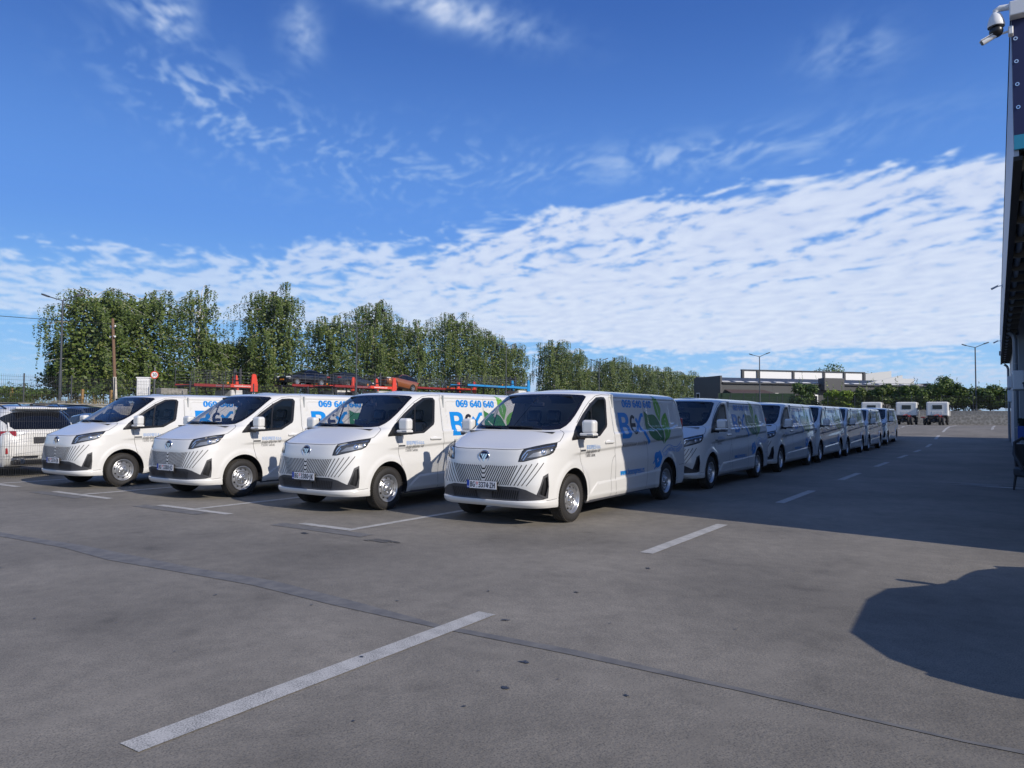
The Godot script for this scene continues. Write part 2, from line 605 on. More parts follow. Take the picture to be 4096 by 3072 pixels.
func grain_texture() -> ImageTexture:
	# 1024 pixels for about 2.8 m of road: small stones, pits and a few pale chips
	var n := 1024
	var f := FastNoiseLite.new(); f.seed = 5; f.frequency = 0.17; f.noise_type = FastNoiseLite.TYPE_CELLULAR; f.cellular_return_type = FastNoiseLite.RETURN_CELL_VALUE
	var g := FastNoiseLite.new(); g.seed = 6; g.frequency = 0.22; g.fractal_octaves = 2
	var h := FastNoiseLite.new(); h.seed = 8; h.frequency = 0.012; h.fractal_octaves = 3
	var a := f.get_seamless_image(n, n, false, false, 0.1, false)
	var b := g.get_seamless_image(n, n, false, false, 0.1, false)
	var d := h.get_seamless_image(n, n)
	var im := Image.create(n, n, false, Image.FORMAT_RGB8)
	var pa := a.get_data(); var pb := b.get_data(); var pd := d.get_data()
	var out := PackedByteArray()
	out.resize(n * n * 3)
	var r := RandomNumberGenerator.new(); r.seed = 17
	for i in n * n:
		var s := pa[i] / 255.0
		var q := pb[i] / 255.0
		var m := pd[i] / 255.0
		var l := 0.215 + 0.07 * (s - 0.5) + 0.11 * (q - 0.5) + 0.05 * (m - 0.5)
		if s > 0.93: l += 0.10
		if q < 0.30: l *= 0.6
		l = clampf(l, 0.03, 0.45)
		var w := 0.03 * (s - 0.5)
		out[i * 3] = int(255.0 * pow(l * (1.06 + w), 0.4545))
		out[i * 3 + 1] = int(255.0 * pow(l * 0.975, 0.4545))
		out[i * 3 + 2] = int(255.0 * pow(l * (0.83 - w), 0.4545))
	im.set_data(n, n, false, Image.FORMAT_RGB8, out)
	return ImageTexture.create_from_image(im)

func stain_texture() -> ImageTexture:
	var n := 1024
	var h := FastNoiseLite.new(); h.seed = 33; h.frequency = 0.006; h.fractal_octaves = 5
	var k := FastNoiseLite.new(); k.seed = 34; k.frequency = 0.03; k.fractal_octaves = 3
	var d := h.get_seamless_image(n, n).get_data()
	var e := k.get_seamless_image(n, n).get_data()
	var out := PackedByteArray()
	out.resize(n * n * 3)
	for i in n * n:
		var m := d[i] / 255.0; var q := e[i] / 255.0
		var l := 0.80 + 0.46 * (m - 0.5) + 0.14 * (q - 0.5)
		if q < 0.26: l -= 0.5 * (0.26 - q)
		var c := int(255.0 * pow(clampf(l, 0.3, 1.0), 0.4545))
		out[i * 3] = c; out[i * 3 + 1] = c; out[i * 3 + 2] = c
	var im := Image.create_from_data(n, n, false, Image.FORMAT_RGB8, out)
	return ImageTexture.create_from_image(im)

func paint_texture() -> ImageTexture:
	# worn white paint: the road shows through in specks
	var n := 512
	var g := FastNoiseLite.new(); g.seed = 66; g.frequency = 0.2; g.fractal_octaves = 3
	var h := FastNoiseLite.new(); h.seed = 67; h.frequency = 0.011; h.fractal_octaves = 3
	var b := g.get_seamless_image(n, n).get_data()
	var d := h.get_seamless_image(n, n).get_data()
	var out := PackedByteArray()
	out.resize(n * n * 3)
	for i in n * n:
		var q := b[i] / 255.0 + 0.35 * (d[i] / 255.0 - 0.5)
		var l := lerpf(0.20, 0.46, sm(0.25, 0.62, q))
		out[i * 3] = int(255.0 * pow(l, 0.4545)); out[i * 3 + 1] = int(255.0 * pow(l * 0.99, 0.4545)); out[i * 3 + 2] = int(255.0 * pow(l * 0.95, 0.4545))
	var im := Image.create_from_data(n, n, false, Image.FORMAT_RGB8, out)
	return ImageTexture.create_from_image(im)
# ---------------------------------------------------------------- ground
func gy(z: float) -> float:
	return 0.90 * sm(-42.0, -62.0, z)

func sheet(mb: MB, x0: float, x1: float, z0: float, z1: float, lift: float, skew := 0.0) -> void:
	# a flat strip that follows the ground
	var steps := maxi(1, int(absf(z1 - z0) / 3.0))
	for i in steps:
		var a := lerpf(z0, z1, float(i) / steps); var b := lerpf(z0, z1, float(i + 1) / steps)
		mb.quad(Vector3(x0 + skew * i / steps, gy(a) + lift, a), Vector3(x1 + skew * i / steps, gy(a) + lift, a), Vector3(x1 + skew * (i + 1) / steps, gy(b) + lift, b), Vector3(x0 + skew * (i + 1) / steps, gy(b) + lift, b))

func blob(mb: MB, at: Vector3, rx: float, rz: float, turn := 0.0) -> void:
	var p := []
	var n := 14
	for i in n:
		var a := TAU * i / n
		var k := rng.randf_range(0.45, 1.15)
		var q := Vector2(cos(a) * rx * k, sin(a) * rz * k).rotated(turn)
		p.append(at + Vector3(q.x, 0, q.y))
	for i in n:
		mb.tri(at, p[(i + 1) % n], p[i])

func mark(x0: float, x1: float, z0: float, z1: float, label: String, category: String, group: String) -> void:
	var mb := MB.new()
	sheet(mb, x0, x1, z0, z1, 0.005)
	solo("road_marking", mb, M.road_paint, label, category, group)

func make_ground() -> void:
	var g := MB.new()
	var zs := [260.0, 60.0, 8.0, -20.0, -42.0, -44.0, -46.0, -49.0, -52.0, -55.0, -58.0, -61.0, -64.0, -79.6]
	for i in zs.size() - 1:
		g.quad(Vector3(-44.9, gy(zs[i]), zs[i]), Vector3(260, gy(zs[i]), zs[i]), Vector3(260, gy(zs[i + 1]), zs[i + 1]), Vector3(-44.9, gy(zs[i + 1]), zs[i + 1]))
	struct("ground", g, M.asphalt)
	# higher land beyond the retaining walls, out to the horizon
	var h := MB.new()
	h.quad(Vector3(-45.2, 1.75, 260), Vector3(-45.2, 1.75, -80.2), Vector3(-1800, 1.75, -80.2), Vector3(-1800, 1.75, 260))
	h.quad(Vector3(-1800, 2.05, -80.2), Vector3(1800, 2.05, -80.2), Vector3(1800, 1.75, -3200), Vector3(-1800, 1.75, -3200))
	h.quad(Vector3(-1800, 0.0, 2600), Vector3(1800, 0.0, 2600), Vector3(1800, -0.02, 258), Vector3(-1800, -0.02, 258))
	h.quad(Vector3(258, -0.02, 260), Vector3(1800, -0.02, 260), Vector3(1800, -0.02, -81), Vector3(258, -0.02, -81))
	struct("terrain", h, M.soil)
	var rd := MB.new()
	rd.quad(Vector3(-56.0, 1.76, 120), Vector3(-47.4, 1.76, 120), Vector3(-47.4, 1.76, -80.2), Vector3(-56.0, 1.76, -80.2))
	struct("road", rd, M.asphalt)
	# painted bay lines
	for i in 10:
		var xs := -7.33 - 3.57 * i
		if i > 3:
			break
		var lx: float = [-8.31, -11.83, -15.44, -18.95][i]
		var rx: float = [-7.27, -9.94, -13.41, -16.95][i]
		mark(lx, rx, -7.04, -7.18, ["white end stroke of the bay line left of the front right van", "white cross stroke in front of the gap between second and third front vans", "white cross stroke before the two leftmost front vans", "short white cross stroke below the white car at the left edge"][i], "bay marking", "cross strokes of the parking bays")
		mark(xs - 0.06 - (0.02 if i > 0 else 0.0), xs + 0.06, -7.19, -14.2, ["long white bay line running under the front right van", "white bay line running between the second and third front vans", "white bay line between the two leftmost front vans", "white bay line along the wire fence at the left"][i], "bay marking", "long lines of the parking bays")
	var names := ["large worn white dash nearest the camera, across the foreground", "white dash right of the nearest van's front wheel, in sun", "first shaded white dash right of the van row", "second shaded white dash along the van row", "third shaded white dash along the van row", "fourth shaded white dash along the van row", "fifth shaded white dash along the van row", "sixth shaded white dash along the van row", "last white dash at the far end of the shade"]
	var z := -1.93
	for i in 9:
		mark(-3.49 - 0.004 * i, -3.33 - 0.004 * i, z, z - (2.85 if i == 0 else 2.7), names[i], "lane dash", "dashes of the lane line beside the vans")
		z -= 5.94
	# far bays and dashes in the sun
	mark(-6.25, -6.11, -57.0, -71.0, "white bay line on the sunlit asphalt behind the middle truck", "bay marking", "far bay lines")
	mark(-3.45, -3.31, -54.5, -71.0, "white bay line on the sunlit asphalt behind the right truck", "bay marking", "far bay lines")
	mark(-0.85, -0.7, -57.0, -72.0, "white line on far asphalt right of the trucks", "bay marking", "far bay lines")
	# tarred seam and old blacked-out strokes
	var s := MB.new()
	var last := Vector3()
	for i in 60:
		var x := -60.0 + i * 1.0 if i < 30 else -31.0 + (i - 29) * 1.1
		var zz := -4.33 + 0.06 * sin(i * 0.7) + 0.05 * sin(i * 1.9)
		var w := 0.075 + 0.05 * sin(i * 0.53) + 0.02 * sin(i * 2.3)
		var p := Vector3(maxf(x, -44.8), 0.004, zz)
		if i > 0 and p.x > last.x and p.x < 3.0:
			s.quad(Vector3(last.x, 0.004, last.z + last.y), Vector3(p.x, 0.004, p.z + w), Vector3(p.x, 0.004, p.z - w), Vector3(last.x, 0.004, last.z - last.y))
		last = Vector3(p.x, w, p.z)
	struct("pavement_seam", s, M.tar_wash)
	var b := MB.new()
	for i in 4:
		var lx: float = [-8.55, -12.05, -15.7, -19.2][i]
		sheet(b, lx, lx + 1.75, -6.76, -7.0, 0.0045, 0.0)
	struct("pavement_patch", b, M.tar_wash)
	var o := MB.new()
	blob(o, Vector3(-6.42, 0.005, -6.72), 0.2, 0.14)
	blob(o, Vector3(-6.2, 0.0065, -6.75), 0.1, 0.05)
	blob(o, Vector3(-6.55, 0.0065, -6.65), 0.09, 0.06)
	for i in 90:
		var x := rng.randf_range(-15.0, 0.5); var zz := rng.randf_range(-1.5, -9.0)
		var r := 0.006 + 0.022 * pow(rng.randf(), 4.0)
		blob(o, Vector3(x, 0.0058 + 0.00001 * i, zz), r * rng.randf_range(1.0, 2.0), r, rng.randf() * 3.0)
	blob(o, Vector3(-2.55, 0.0052, -3.98), 0.045, 0.03)
	blob(o, Vector3(-2.4, 0.0052, -3.55), 0.035, 0.022)
	blob(o, Vector3(-7.6, 0.0052, -6.55), 0.08, 0.05)
	var st := struct("oil_stains", o, M.oil)
	st.set_meta("kind", "structure")
# ---------------------------------------------------------------- the delivery van
# The body is a stack of level outlines: half width, front, depth of the rounded nose, squareness, rear, per height.
const VY := [0.15, 0.20, 0.26, 0.31, 0.345, 0.37, 0.42, 0.50, 0.60, 0.85, 1.00, 1.055, 1.078, 1.10, 1.15, 1.20, 1.26, 1.30, 1.33, 1.45, 1.60, 1.75, 1.85, 1.89, 1.92, 1.94, 1.955]
const VW := [0.88, 0.905, 0.935, 0.948, 0.95, 0.95, 0.952, 0.955, 0.96, 0.965, 0.963, 0.962, 0.961, 0.96, 0.957, 0.953, 0.946, 0.938, 0.932, 0.91, 0.882, 0.855, 0.832, 0.81, 0.765, 0.70, 0.60]
const VZ := [0.70, 0.78, 0.855, 0.898, 0.903, 0.885, 0.89, 0.905, 0.915, 0.912, 0.888, 0.872, 0.848, 0.78, 0.64, 0.52, 0.38, 0.285, 0.215, 0.035, -0.19, -0.42, -0.58, -0.65, -0.76, -0.90, -1.15]
const VD := [0.80, 0.86, 0.90, 0.92, 0.92, 0.92, 0.925, 0.93, 0.94, 0.98, 1.0, 1.0, 0.99, 0.95, 0.85, 0.78, 0.68, 0.60, 0.56, 0.52, 0.52, 0.54, 0.55, 0.55, 0.60, 0.65, 0.70]
const VN := [5.0, 5.0, 4.9, 4.8, 4.8, 4.8, 4.7, 4.6, 4.4, 3.8, 3.6, 3.6, 3.8, 4.0, 4.2, 4.2, 3.9, 3.6, 3.1, 2.9, 2.9, 2.9, 3.0, 3.0, 3.0, 2.9, 2.8]
const VR := [-4.30, -4.32, -4.34, -4.36, -4.38, -4.39, -4.40, -4.40, -4.40, -4.39, -4.38, -4.37, -4.37, -4.37, -4.37, -4.37, -4.36, -4.36, -4.36, -4.34, -4.32, -4.29, -4.25, -4.20, -4.15, -4.08, -3.95]
const LN := 725
const LY := 0.15
const LD := 0.0025
var lut := []

func van_tables() -> void:
	lut = []
	for tb in [VW, VZ, VD, VN, VR]:
		# monotone cubic through the listed heights
		var n := VY.size()
		var dl := []; var m := []
		for i in n - 1:
			dl.append((tb[i + 1] - tb[i]) / (VY[i + 1] - VY[i]))
		for i in n:
			if i == 0: m.append(dl[0])
			elif i == n - 1: m.append(dl[n - 2])
			elif dl[i - 1] * dl[i] <= 0.0: m.append(0.0)
			else: m.append(2.0 * dl[i - 1] * dl[i] / (dl[i - 1] + dl[i]))
		var p := PackedFloat32Array()
		var k := 0
		for j in LN:
			var y := LY + LD * j
			while k < n - 2 and y > VY[k + 1]:
				k += 1
			var h: float = VY[k + 1] - VY[k]
			var t := clampf((y - VY[k]) / h, 0.0, 1.0)
			p.append(tb[k] * (1 + 2 * t) * (1 - t) * (1 - t) + h * m[k] * t * (1 - t) * (1 - t) + tb[k + 1] * t * t * (3 - 2 * t) + h * m[k + 1] * t * t * (t - 1))
		lut.append(p)

func vpar(k: int, y: float) -> float:
	var f := clampf((y - LY) / LD, 0.0, LN - 1.001)
	var i := int(f)
	var p: PackedFloat32Array = lut[k]
	return lerpf(p[i], p[i + 1], f - i)

func rrect(z: float, y: float, z0: float, z1: float, y0: float, y1: float) -> float:
	# 1 inside a rounded rectangle, 0 outside, with a soft rim
	var dx := absf(z - (z0 + z1) * 0.5) - (z1 - z0) * 0.5 + 0.07
	var dy := absf(y - (y0 + y1) * 0.5) - (y1 - y0) * 0.5 + 0.07
	var d := Vector2(maxf(dx, 0), maxf(dy, 0)).length() + minf(maxf(dx, dy), 0) - 0.07
	return sm(0.008, -0.008, d)

func vdisp(z: float, y: float) -> float:
	var d := 0.0
	if z < -1.36:
		var wl := 1.25 + (-z - 1.0) * 0.0205
		var ins := sm(wl - 0.004, wl + 0.026, y - 0.05 * sm(-3.9, -4.2, z)) * sm(1.868, 1.845, y) * sm(-1.385, -1.43, z) * sm(-4.25, -4.19, z + 0.05 * sm(1.7, 1.85, y))
		d -= 0.019 * ins
		d -= 0.007 * (rrect(z, y, -2.62, -1.56, 1.335, 1.785) + rrect(z, y, -3.66, -2.87, 1.365, 1.785) + rrect(z + (y - 1.6) * 0.1, y, -4.14, -3.90, 1.41, 1.78))
		d += 0.006 * sm(wl - 0.07, wl - 0.01, y) * sm(wl + 0.03, wl, y)
	# shoulder crease with the scoop under it
	var yc := 0.985 - 0.0405 * z
	var t := yc - y
	if t > -0.03 and z < 0.15:
		var f := sm(0.15, -0.25, z) * sm(-4.6, -4.2, z)
		d -= f * 0.021 * sm(-0.022, 0.035, t) * (1.0 - sm(0.04, 0.30, t))
	# sill crease
	if z < -0.40 and z > -3.4:
		var yl := 0.51 - 0.0275 * (z + 0.74)
		if z > -0.76:
			yl = 0.51 - (z + 0.74) * 0.65
		d += 0.014 * sm(-0.018, 0.018, yl - y) * sm(-3.4, -3.1, z) * sm(-0.45, -0.6, z) * sm(0.26, 0.34, y)
	# wheel arch lips
	for wz in [0.0, -3.6]:
		var r := Vector2(z - wz, y - 0.36).length()
		if r < 0.58 and r > 0.3:
			d += 0.014 * sm(0.555, 0.475, r)
	return d

func vpt(s: float, y: float) -> Vector3:
	var w := vpar(0, y); var zc := vpar(1, y); var dz := vpar(2, y); var n := vpar(3, y); var zr := vpar(4, y)
	if s <= 1.0:
		var ph := clampf(s, -0.2, 1.0) * PI * 0.5
		var sp := absf(sin(ph)); var cp := maxf(cos(ph), 0.0)
		var r := pow(pow(sp, n) + pow(cp, n), -1.0 / n)
		var p := Vector3(w * r * sp * signf(s) if s != 0.0 else 0.0, y, zc - dz + dz * r * cp)
		if s > 0.45:
			var d := vdisp(p.z, y) * sm(0.45, 0.75, s)
			p.x += d * sp; p.z += d * cp
		return p
	if s <= 2.0:
		var z := lerpf(zc - dz, zr, s - 1.0)
		return Vector3(w + vdisp(z, y), y, z)
	var ph := (s - 2.0) * PI * 0.5
	var sp := maxf(sin(ph), 0.0); var cp := maxf(cos(ph), 0.0)
	var r := pow(pow(sp, 6.0) + pow(cp, 6.0), -1.0 / 6.0)
	return Vector3(w * r * cp, y, zr - 0.13 * r * sp)

func vnorm(s: float, y: float) -> Vector3:
	var e := 0.004
	var a := vpt(minf(s + e, 3.0), y) - vpt(s - e, y)
	var b := vpt(s, minf(y + e, 1.955)) - vpt(s, y - e)
	var k := a.cross(b)
	return k.normalized() if k.length() > 1e-12 else Vector3.UP

# a point near the left side or nose -> (s, y)
func vmap(p: Vector3) -> Vector2:
	var w := vpar(0, p.y); var zc := vpar(1, p.y); var dz := vpar(2, p.y); var zr := vpar(4, p.y)
	var zs := zc - dz
	if p.z > zs:
		return Vector2(atan2(p.x / w, (p.z - zs) / dz) / (PI * 0.5), p.y)
	if p.z > zr:
		return Vector2(1.0 + (zs - p.z) / (zs - zr), p.y)
	return Vector2(2.0 + atan2((zr - p.z) / 0.13, p.x / w) / (PI * 0.5), p.y)

func vpoly(pts: Array, closed := true) -> PackedVector2Array:
	var out := PackedVector2Array()
	var n := pts.size()
	for i in (n if closed else n - 1):
		var a: Vector3 = pts[i]; var b: Vector3 = pts[(i + 1) % n]
		var k := maxi(1, int(ceil(a.distance_to(b) / 0.05)))
		for j in k:
			out.append(vmap(a.lerp(b, float(j) / k)))
	if not closed:
		out.append(vmap(pts[n - 1]))
	return out

func grown(poly: PackedVector2Array, by: float) -> PackedVector2Array:
	var o := Geometry2D.offset_polygon(poly, by, Geometry2D.JOIN_ROUND)
	return o[0] if o.size() > 0 else poly

func emit_poly(mb: MB, poly: PackedVector2Array, off: float, mirror: int, cache: Dictionary) -> void:
	var t := Geometry2D.triangulate_polygon(poly)
	var P := []; var N := []
	for q in poly:
		if not cache.has(q):
			var k := vnorm(q.x, q.y)
			cache[q] = [vpt(q.x, q.y) + k * off, k]
		P.append(cache[q][0]); N.append(cache[q][1])
	for i in range(0, t.size(), 3):
		var a: int = t[i]; var b: int = t[i + 1]; var d: int = t[i + 2]
		if (poly[b] - poly[a]).cross(poly[d] - poly[a]) < 0:
			var x := b; b = d; d = x
		if mirror != -1:
			mb.trin(P[a], P[b], P[d], N[a], N[b], N[d])
		if mirror != 1:
			var f := Vector3(-1, 1, 1)
			mb.trin(P[a] * f, P[d] * f, P[b] * f, N[a] * f, N[d] * f, N[b] * f)

# the part of the body inside poly (minus holes), cut along the body's own grid; mirror 0 both sides, 1 left, -1 right
func patch(mb: MB, poly: PackedVector2Array, off: float, mirror := 0, holes := [], fine := 1.0) -> void:
	var r := Rect2(poly[0], Vector2.ZERO)
	for q in poly:
		r = r.expand(q)
	var cache := {}
	var ds := 0.02 / fine; var dy := 0.03 / fine
	for i in range(int(floor(r.position.x / ds)), int(ceil(r.end.x / ds))):
		for j in range(int(floor(r.position.y / dy)), int(ceil(r.end.y / dy))):
			var cell := PackedVector2Array([Vector2(i * ds, j * dy), Vector2((i + 1) * ds, j * dy), Vector2((i + 1) * ds, (j + 1) * dy), Vector2(i * ds, (j + 1) * dy)])
			for piece in Geometry2D.intersect_polygons(cell, poly):
				var list := [piece]
				for h in holes:
					var nx := []
					for c in list:
						nx.append_array(Geometry2D.clip_polygons(c, h))
					list = nx
				for c in list:
					if c.size() > 2:
						emit_poly(mb, c, off, mirror, cache)

# a thin strip along a line on the body
func ribbon(mb: MB, pts: Array, width: float, off := 0.0015, mirror := 0) -> void:
	var q := vpoly(pts, false)
	var L := []; var R := []; var N := []
	for i in q.size():
		var k := vnorm(q[i].x, q[i].y)
		var p := vpt(q[i].x, q[i].y) + k * off
		var a := q[maxi(i - 1, 0)]; var b := q[mini(i + 1, q.size() - 1)]
		var t := (vpt(b.x, b.y) - vpt(a.x, a.y)).normalized()
		var o := k.cross(t).normalized() * width * 0.5
		L.append(p + o); R.append(p - o); N.append(k)
	for i in q.size() - 1:
		if mirror != -1:
			mb.quadn(R[i], R[i + 1], L[i + 1], L[i], N[i], N[i + 1], N[i + 1], N[i])
		if mirror != 1:
			var f := Vector3(-1, 1, 1)
			mb.quadn(R[i] * f, L[i] * f, L[i + 1] * f, R[i + 1] * f, N[i] * f, N[i] * f, N[i + 1] * f, N[i + 1] * f)

func side_pt(z: float, y: float, off: float) -> Array:
	var q := vmap(Vector3(0.9, y, z))
	var k := vnorm(q.x, q.y)
	return [vpt(q.x, q.y) + k * off, k]

func lay_tri(mb: MB, a: Vector2, b: Vector2, d: Vector2, off: float, deep := 0) -> void:
	# a flat triangle given as (z, y), draped on the left side
	var l := maxf(a.distance_to(b), maxf(b.distance_to(d), d.distance_to(a)))
	if l > 0.045 and deep < 9:
		if a.distance_to(b) >= l - 1e-6:
			var m := (a + b) * 0.5
			lay_tri(mb, a, m, d, off, deep + 1); lay_tri(mb, m, b, d, off, deep + 1)
		elif b.distance_to(d) >= l - 1e-6:
			var m := (b + d) * 0.5
			lay_tri(mb, a, b, m, off, deep + 1); lay_tri(mb, a, m, d, off, deep + 1)
		else:
			var m := (d + a) * 0.5
			lay_tri(mb, a, b, m, off, deep + 1); lay_tri(mb, m, b, d, off, deep + 1)
		return
	var p := side_pt(a.x, a.y, off); var q := side_pt(b.x, b.y, off); var r := side_pt(d.x, d.y, off)
	if (b - a).cross(d - a) > 0:
		mb.trin(p[0], r[0], q[0], p[1], r[1], q[1])
	else:
		mb.trin(p[0], q[0], r[0], p[1], q[1], r[1])

func lay_poly(mb: MB, pts: Array, off := 0.003) -> void:
	var p := PackedVector2Array(pts)
	var t := Geometry2D.triangulate_polygon(p)
	for i in range(0, t.size(), 3):
		lay_tri(mb, p[t[i]], p[t[i + 1]], p[t[i + 2]], off)

func lay_text(mb: MB, tris: Array, z0: float, y0: float, off := 0.003, warp := false) -> void:
	for t in tris:
		var q := []
		for k in 3:
			var p := Vector2(z0 - t[k].x, y0 + t[k].y)
			if warp:
				p.y += cable_y(p.x)
			q.append(p)
		lay_tri(mb, q[0], q[1], q[2], off)

func cable_y(z: float) -> float:
	return lerpf(lerpf(0.80, 0.895, sm(-3.33, -3.75, z)), 0.955, sm(-4.10, -4.42, z)) - 0.03 * exp(-pow((z + 4.06) / 0.16, 2.0))

func curve_poly(pts: Array, n := 8) -> Array:
	# closed Catmull-Rom through points; a point given as [Vector2] is a sharp corner
	var out := []
	var m := pts.size()
	for i in m:
		var b: Vector2 = pts[i][0] if pts[i] is Array else pts[i]
		var d: Vector2 = pts[(i + 1) % m][0] if pts[(i + 1) % m] is Array else pts[(i + 1) % m]
		var a: Vector2 = pts[(i + m - 1) % m][0] if pts[(i + m - 1) % m] is Array else pts[(i + m - 1) % m]
		var e: Vector2 = pts[(i + 2) % m][0] if pts[(i + 2) % m] is Array else pts[(i + 2) % m]
		if pts[i] is Array: a = b
		if pts[(i + 1) % m] is Array: e = d
		for k in n:
			out.append(b.cubic_interpolate(d, a, e, float(k) / n))
	return out

func stroke(pts: Array, w: float) -> Array:
	var l := []; var r := []
	for i in pts.size():
		var t: Vector2 = (pts[mini(i + 1, pts.size() - 1)] - pts[maxi(i - 1, 0)]).normalized()
		var o := Vector2(-t.y, t.x) * w * 0.5
		l.append(pts[i] + o); r.append(pts[i] - o)
	r.reverse()
	return l + r

func make_wheel() -> Node3D:
	# axle along +x, outer face towards +x at x = 0
	var w := Node3D.new()
	var xf := Transform3D(Basis(Vector3(0, 0, 1), Vector3(1, 0, 0), Vector3(0, 1, 0)), Vector3.ZERO)
	var ty := MB.new()
	ty.lathe([Vector2(0.222, -0.018), Vector2(0.236, -0.006), Vector2(0.262, 0.004), Vector2(0.295, 0.005), Vector2(0.322, -0.008), Vector2(0.334, -0.018), Vector2(0.343, -0.032)], 56, xf)
	ty.lathe([Vector2(0.343, -0.19), Vector2(0.30, -0.225), Vector2(0.22, -0.215)], 40, xf)
	var tyre := part("tyre", ty, M.tyre, w)
	var td := MB.new()
	for i in 5:
		var x0 := -0.036 - 0.031 * i
		td.lathe([Vector2(0.343, x0 + 0.004), Vector2(0.350, x0), Vector2(0.350, x0 - 0.024), Vector2(0.343, x0 - 0.027)], 56, xf, 0.9)
	td.lathe([Vector2(0.343, -0.032), Vector2(0.343, -0.19)], 56, xf)
	for i in 56:
		var a := TAU * i / 56.0
		td.box(Vector3(-0.022, cos(a) * 0.340, sin(a) * 0.340), Vector3(0.022, 0.014, 0.020), Basis(Vector3.RIGHT, a))
	part("tread", td, M.tread, tyre)
	var rm := MB.new()
	rm.lathe([Vector2(0.222, -0.02), Vector2(0.224, -0.004), Vector2(0.216, 0.0), Vector2(0.207, -0.006), Vector2(0.203, -0.03), Vector2(0.198, -0.05), Vector2(0.186, -0.058), Vector2(0.176, -0.052), Vector2(0.160, -0.034), Vector2(0.142, -0.026), Vector2(0.122, -0.030), Vector2(0.116, -0.040), Vector2(0.112, -0.028), Vector2(0.104, -0.025)], 48, xf, 0.4)
	rm.lathe([Vector2(0.104, -0.025), Vector2(0.085, -0.024), Vector2(0.046, -0.020), Vector2(0.040, -0.010), Vector2(0.034, -0.006), Vector2(0.0, -0.005)], 40, xf, 0.5)
	var rim := part("rim", rm, M.steel_rim, w)
	for i in 10:
		var a := TAU * (i + 0.3) / 10.0
		var h := MB.new()
		var c := Vector3(-0.0365, cos(a) * 0.163, sin(a) * 0.163)
		var nrm := Vector3(0.86, cos(a) * 0.5, sin(a) * 0.5).normalized()
		var tn := Vector3(0, -sin(a), cos(a))
		var rd := nrm.cross(tn)
		for k in 14:
			var t0 := TAU * k / 14.0; var t1 := TAU * (k + 1) / 14.0
			h.trin(c + nrm * 0.004, c + nrm * 0.004 + tn * cos(t0) * 0.019 + rd * sin(t0) * 0.015, c + nrm * 0.004 + tn * cos(t1) * 0.019 + rd * sin(t1) * 0.015, nrm, nrm, nrm)
		part("rim_hole", h, M.dark_void, rim)
	for i in 5:
		var a := TAU * (i + 0.12) / 5.0
		var nb := MB.new()
		nb.lathe([Vector2(0.020, -0.024), Vector2(0.018, -0.021), Vector2(0.012, -0.021), Vector2(0.011, -0.008), Vector2(0.006, -0.003), Vector2(0.0, -0.003)], 10, xf.translated(Vector3(0, cos(a) * 0.072, sin(a) * 0.072)))
		part("wheel_nut", nb, M.chrome, rim)
	return w

const PLATE_AT := Vector3(0, 0.557, 0.958)

func make_plate(left: String, right: String) -> Node3D:
	var p := Node3D.new()
	p.name = "number_plate"
	var fr := MB.new()
	fr.rbox(Vector3(0, -0.008, -0.012), Vector3(0.535, 0.142, 0.018), 0.006)
	fr.box(Vector3(0, 0, -0.03), Vector3(0.3, 0.08, 0.03))
	part("plate_frame", fr, M.black_trim, p)
	var pl := MB.new()
	pl.box(Vector3(0.022, 0.004, -0.002), Vector3(0.470, 0.110, 0.006))
	part("plate_face", pl, M.plate_white, p)
	var bl := MB.new()
	bl.box(Vector3(-0.236, 0.004, -0.002), Vector3(0.044, 0.110, 0.0062))
	part("plate_strip", bl, M.plate_blue, p)
	var sr := MB.new()
	write_on(sr, letters("SRB", 0.016, 0.034), Transform3D(Basis.IDENTITY, Vector3(-0.253, -0.04, 0.0025)))
	part("plate_lettering", sr, M.decal_white, p)
	var tx := MB.new()
	write_on(tx, letters(left, 0.078, 0.082), Transform3D(Basis.IDENTITY, Vector3(-0.198, -0.035, 0.0025)))
	write_on(tx, letters(right, 0.078, 0.285), Transform3D(Basis.IDENTITY, Vector3(-0.052, -0.035, 0.0025)))
	part("plate_lettering", tx, M.decal_black, p)
	var sh := MB.new()
	sh.prism(PackedVector2Array([Vector2(-0.016, 0.028), Vector2(0.016, 0.028), Vector2(0.016, 0.0), Vector2(0, -0.016), Vector2(-0.016, 0.0)]), 0.002, Transform3D(Basis.IDENTITY, Vector3(-0.082, 0.012, 0.001)))
	part("plate_crest", sh, M.plate_red, p)
	var cr := MB.new()
	cr.box(Vector3(-0.082, 0.018, 0.0032), Vector3(0.006, 0.036, 0.0006))
	cr.box(Vector3(-0.082, 0.022, 0.0036), Vector3(0.028, 0.006, 0.0006))
	part("plate_crest_cross", cr, M.plate_white, p)
	var lt := MB.new()
	write_on(lt, letters("LT", 0.018, 0.022), Transform3D(Basis.IDENTITY, Vector3(-0.093, -0.04, 0.0025)))
	part("plate_lettering", lt, M.decal_black, p)
	p.position = PLATE_AT
	return p

func v3(a: Array) -> Array:
	var o := []
	for i in range(0, a.size(), 3):
		o.append(Vector3(a[i], a[i + 1], a[i + 2]))
	return o

